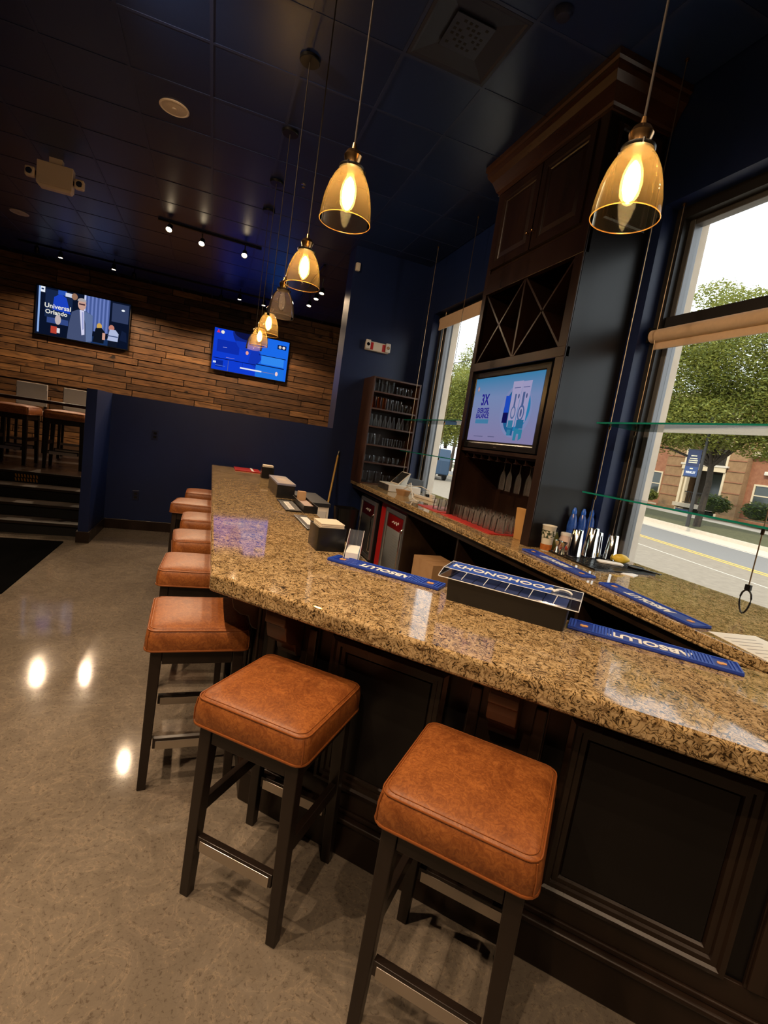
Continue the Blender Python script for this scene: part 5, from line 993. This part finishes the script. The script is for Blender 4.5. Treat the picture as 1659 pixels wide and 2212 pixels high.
def leaves(blobs, n, size, rnd):
    b = MB(); tot = sum(r[3]*r[4]*r[5] for r in blobs)**1.0
    vs = []; fs = []
    for (cx, cy, cz, rx, ry, rz) in blobs:
        k = int(n*rx*ry*rz/tot)
        for _ in range(k):
            d = Vector((rnd.gauss(0, 1), rnd.gauss(0, 1), rnd.gauss(0, 1))).normalized(); q = rnd.random()**0.28*rnd.uniform(0.8, 1.08)
            p = Vector((cx+d.x*rx*q, cy+d.y*ry*q, cz+d.z*rz*q)); a = Vector((rnd.uniform(-1, 1), rnd.uniform(-1, 1), rnd.uniform(-0.6, 0.3))).normalized(); t = a.cross(Vector((rnd.uniform(-1, 1), rnd.uniform(-1, 1), 1))).normalized()
            s = size*rnd.uniform(0.6, 1.3); o = len(vs)
            vs += [p-a*s, p+t*s*0.42, p+a*s, p-t*s*0.42]; fs.append((o, o+1, o+2, o+3))
    b.add(vs, fs); return b
def tree(label, base, blobs, n, size, seed, hgt, m=LEAF):
    rnd = random.Random(seed); t = thing('street_tree', label, 'tree', base); bx, by, bz = base
    loc = [(x-bx, y-by, z-bz, a, c_, d) for x, y, z, a, c_, d in blobs]
    tm = noisy('dark bark', (0.03, 0.022, 0.016), (0.06, 0.045, 0.03), 9, 0.9)
    part('trunk', MB().tube([(0, 0, -0.1), (0.05, -0.05, hgt*0.3), (0.0, 0.1, hgt*0.6), (0.1, 0, hgt)], [0.15, 0.12, 0.1, 0.05], 10), tm, t, smooth=60)
    for (x, y, z, a, c_, d) in loc[:9]: part('branch', MB().tube([(0.03, 0, hgt*0.42), (x*0.5, y*0.5, (hgt*0.5+z)/2), (x, y, z)], [0.07, 0.045, 0.012], 7), tm, t, smooth=60)
    part('foliage', leaves(loc, n, size, rnd), m, t, kind='stuff')
tree('big leafy street tree filling the right window', (19.9, 15.1, 0.1), [(19.5, 17.2, 5.6, 2.0, 2.6, 2.6), (19.8, 14.4, 6.8, 2.0, 2.3, 1.9), (20.2, 12.4, 5.4, 2.0, 2.2, 2.2), (19.0, 15.0, 4.3, 1.6, 2.6, 1.2), (20.0, 17.0, 8.1, 1.5, 1.7, 1.3), (20.4, 12.6, 7.9, 1.3, 1.3, 0.9), (18.8, 18.3, 3.3, 0.9, 1.5, 1.4), (19.5, 18.9, 5.0, 1.3, 1.3, 1.6), (20.3, 10.6, 6.6, 1.6, 1.5, 1.4), (20.0, 15.2, 9.0, 1.6, 1.4, 0.9), (20.0, 10.2, 4.2, 1.5, 1.3, 0.8), (19.8, 12.6, 3.6, 1.2, 1.7, 0.7), (20.2, 13.2, 9.4, 1.2, 1.1, 0.6), (20.0, 16.8, 10.0, 0.9, 1.2, 0.6)], 110000, 0.075, 3, 6.0)
tree('bushy low tree before the left part of the apartment building', (23.0, 23.0, 0.6), [(22.8, 22.6, 4.0, 1.4, 1.6, 1.9), (22.8, 24.6, 4.6, 1.4, 1.7, 2.2), (22.6, 21.4, 4.8, 1.1, 1.2, 1.2), (22.6, 26.5, 4.2, 1.3, 1.6, 2.0)], 26000, 0.08, 5, 3.6)
tree('leafy tree seen through the narrow far window', (15.0, 30.5, 0.0), [(15.0, 30.0, 4.6, 1.8, 2.6, 2.2), (15.0, 32.6, 4.0, 1.6, 2.0, 2.0), (15.2, 28.6, 5.6, 1.5, 1.6, 1.6), (15.0, 31.4, 6.4, 1.4, 1.8, 1.2), (15.0, 30.0, 2.8, 1.4, 1.9, 0.9)], 30000, 0.085, 8, 5.0)
tree('dark conifer-like tree high behind, seen through the far window', (19.0, 37.0, 0.2), [(19, 36.6, 7.5, 1.2, 1.5, 3.0), (19, 38.6, 5.0, 1.6, 2.2, 2.4)], 14000, 0.1, 9, 8.0)
for k, (x, y, r, h, lb) in enumerate(((24.6, 17.95, 0.75, 0.75, 'rounded green shrub before the brick pier right of the porch'), (24.5, 13.9, 0.85, 0.8, 'rounded dark shrub at the right before the red brick wing'), (24.6, 15.75, 0.75, 0.7, 'rounded dark shrub, next to the rightmost one, before the red brick wing'), (24.5, 22.0, 0.55, 0.55, 'small yellow green shrub left of the porch'), (24.4, 24.6, 0.8, 0.75, 'large rounded shrub before the left wing, nearer the porch'), (24.4, 26.5, 0.85, 0.75, 'large rounded shrub before the left wing, farthest left'))):
    rnd = random.Random(40+k); t = thing('shrub', lb, 'shrub', (x, y, 0.62), 0, 'shrubs before the building')
    part('core', MB().lathe([(r*0.5, 0), (r*0.8, h*0.4), (r*0.6, h*0.95), (r*0.1, h*1.1)], 14), mat('shrub core', (0.02, 0.03, 0.008), 0.9), t, smooth=60)
    part('foliage', leaves([(0, 0, h*0.55, r, r, h*0.62)], 1500, 0.09, rnd), LEAF if k == 3 else LEAFD, t, kind='stuff')
# banner pole
t = thing('banner_pole', 'dark street pole carrying a navy banner before the porch', 'pole', (18.4, 14.35, 0.1)); part('pole', MB().tube([(0, 0, -0.05), (0, 0, 4.4)], [0.075, 0.055], 12), IRON, t, smooth=60); part('arm', MB().box(-0.02, 0.02, 0.0, 0.72, 3.04, 3.07), IRON, t); part('arm', MB().box(-0.02, 0.02, 0.0, 0.72, 1.93, 1.96), IRON, t)
bn = part('banner', MB().box(-0.008, 0.008, 0.10, 0.70, 1.96, 3.04), mat('navy banner', (0.012, 0.022, 0.075), 0.6), t); part('blue_band', MB().box(-0.0095, -0.0085, 0.10, 0.70, 1.98, 2.36), mat('banner blue', (0.02, 0.05, 0.16), 0.6), bn)
b = MB()
for z, hw in ((2.80, 0.13), (2.69, 0.17), (2.61, 0.2), (2.53, 0.19), (2.28, 0.07)): b.box(-0.011, -0.0095, 0.40-hw, 0.40+hw, z-0.022, z+0.022)
part('faded_lines', b, mat('banner cream', (0.6, 0.55, 0.4), 0.6), bn, kind='stuff'); text('WINKLEY', 0.14, lambda x, y, z: (-0.011-z, 0.40-x, 2.12+y), INK, 'lettering', bn, bold=0.002, sx=0.72)
# overhead wire and parked van
tag(part('power_line', MB().tube([(16.5, -6+2.2*k, 8.0+0.004*(k-11)**2) for k in range(24)], 0.025, 6), MATTE), 'dark overhead power line above the street tree', 'cable')
t = thing('parked_van', 'white and dark blue parked van beyond the far window', 'van', (13.3, 29.0, -0.16), -0.21)
pr = [(-2.2, 0.35), (2.2, 0.35), (2.25, 0.8), (1.9, 1.05), (1.2, 1.85), (-2.0, 1.9), (-2.2, 1.2)]
part('body', MB().prisma(pr, -0.85, 0.85, lambda p, q, a: (a, p, q)), mat('van blue', (0.02, 0.05, 0.10), 0.25), t, bevel=0.06); part('roof_panel', MB().box(-0.8, 0.8, -1.95, 1.15, 1.86, 1.95), mat('van white', (0.75, 0.74, 0.7), 0.3), t, bevel=0.03)
part('side_window', MB().box(-0.87, -0.855, -1.7, 1.1, 1.15, 1.7), DKGL, t); part('white_stripe', MB().box(-0.868, -0.855, -2.0, 2.1, 0.95, 1.12), MATS['van white'], t)
for y in (-1.4, 1.45): part('wheel', MB().lathe([(0.2, -0.09), (0.33, -0.09), (0.33, 0.09), (0.2, 0.09)], 18, M=Matrix.Rotation(PI/2, 4, 'Y'), c=(-0.8, y, 0.33)), MATTE, t, smooth=40); part('wheel', MB().lathe([(0.2, -0.09), (0.33, -0.09), (0.33, 0.09), (0.2, 0.09)], 18, M=Matrix.Rotation(PI/2, 4, 'Y'), c=(0.8, y, 0.33)), MATTE, t, smooth=40)
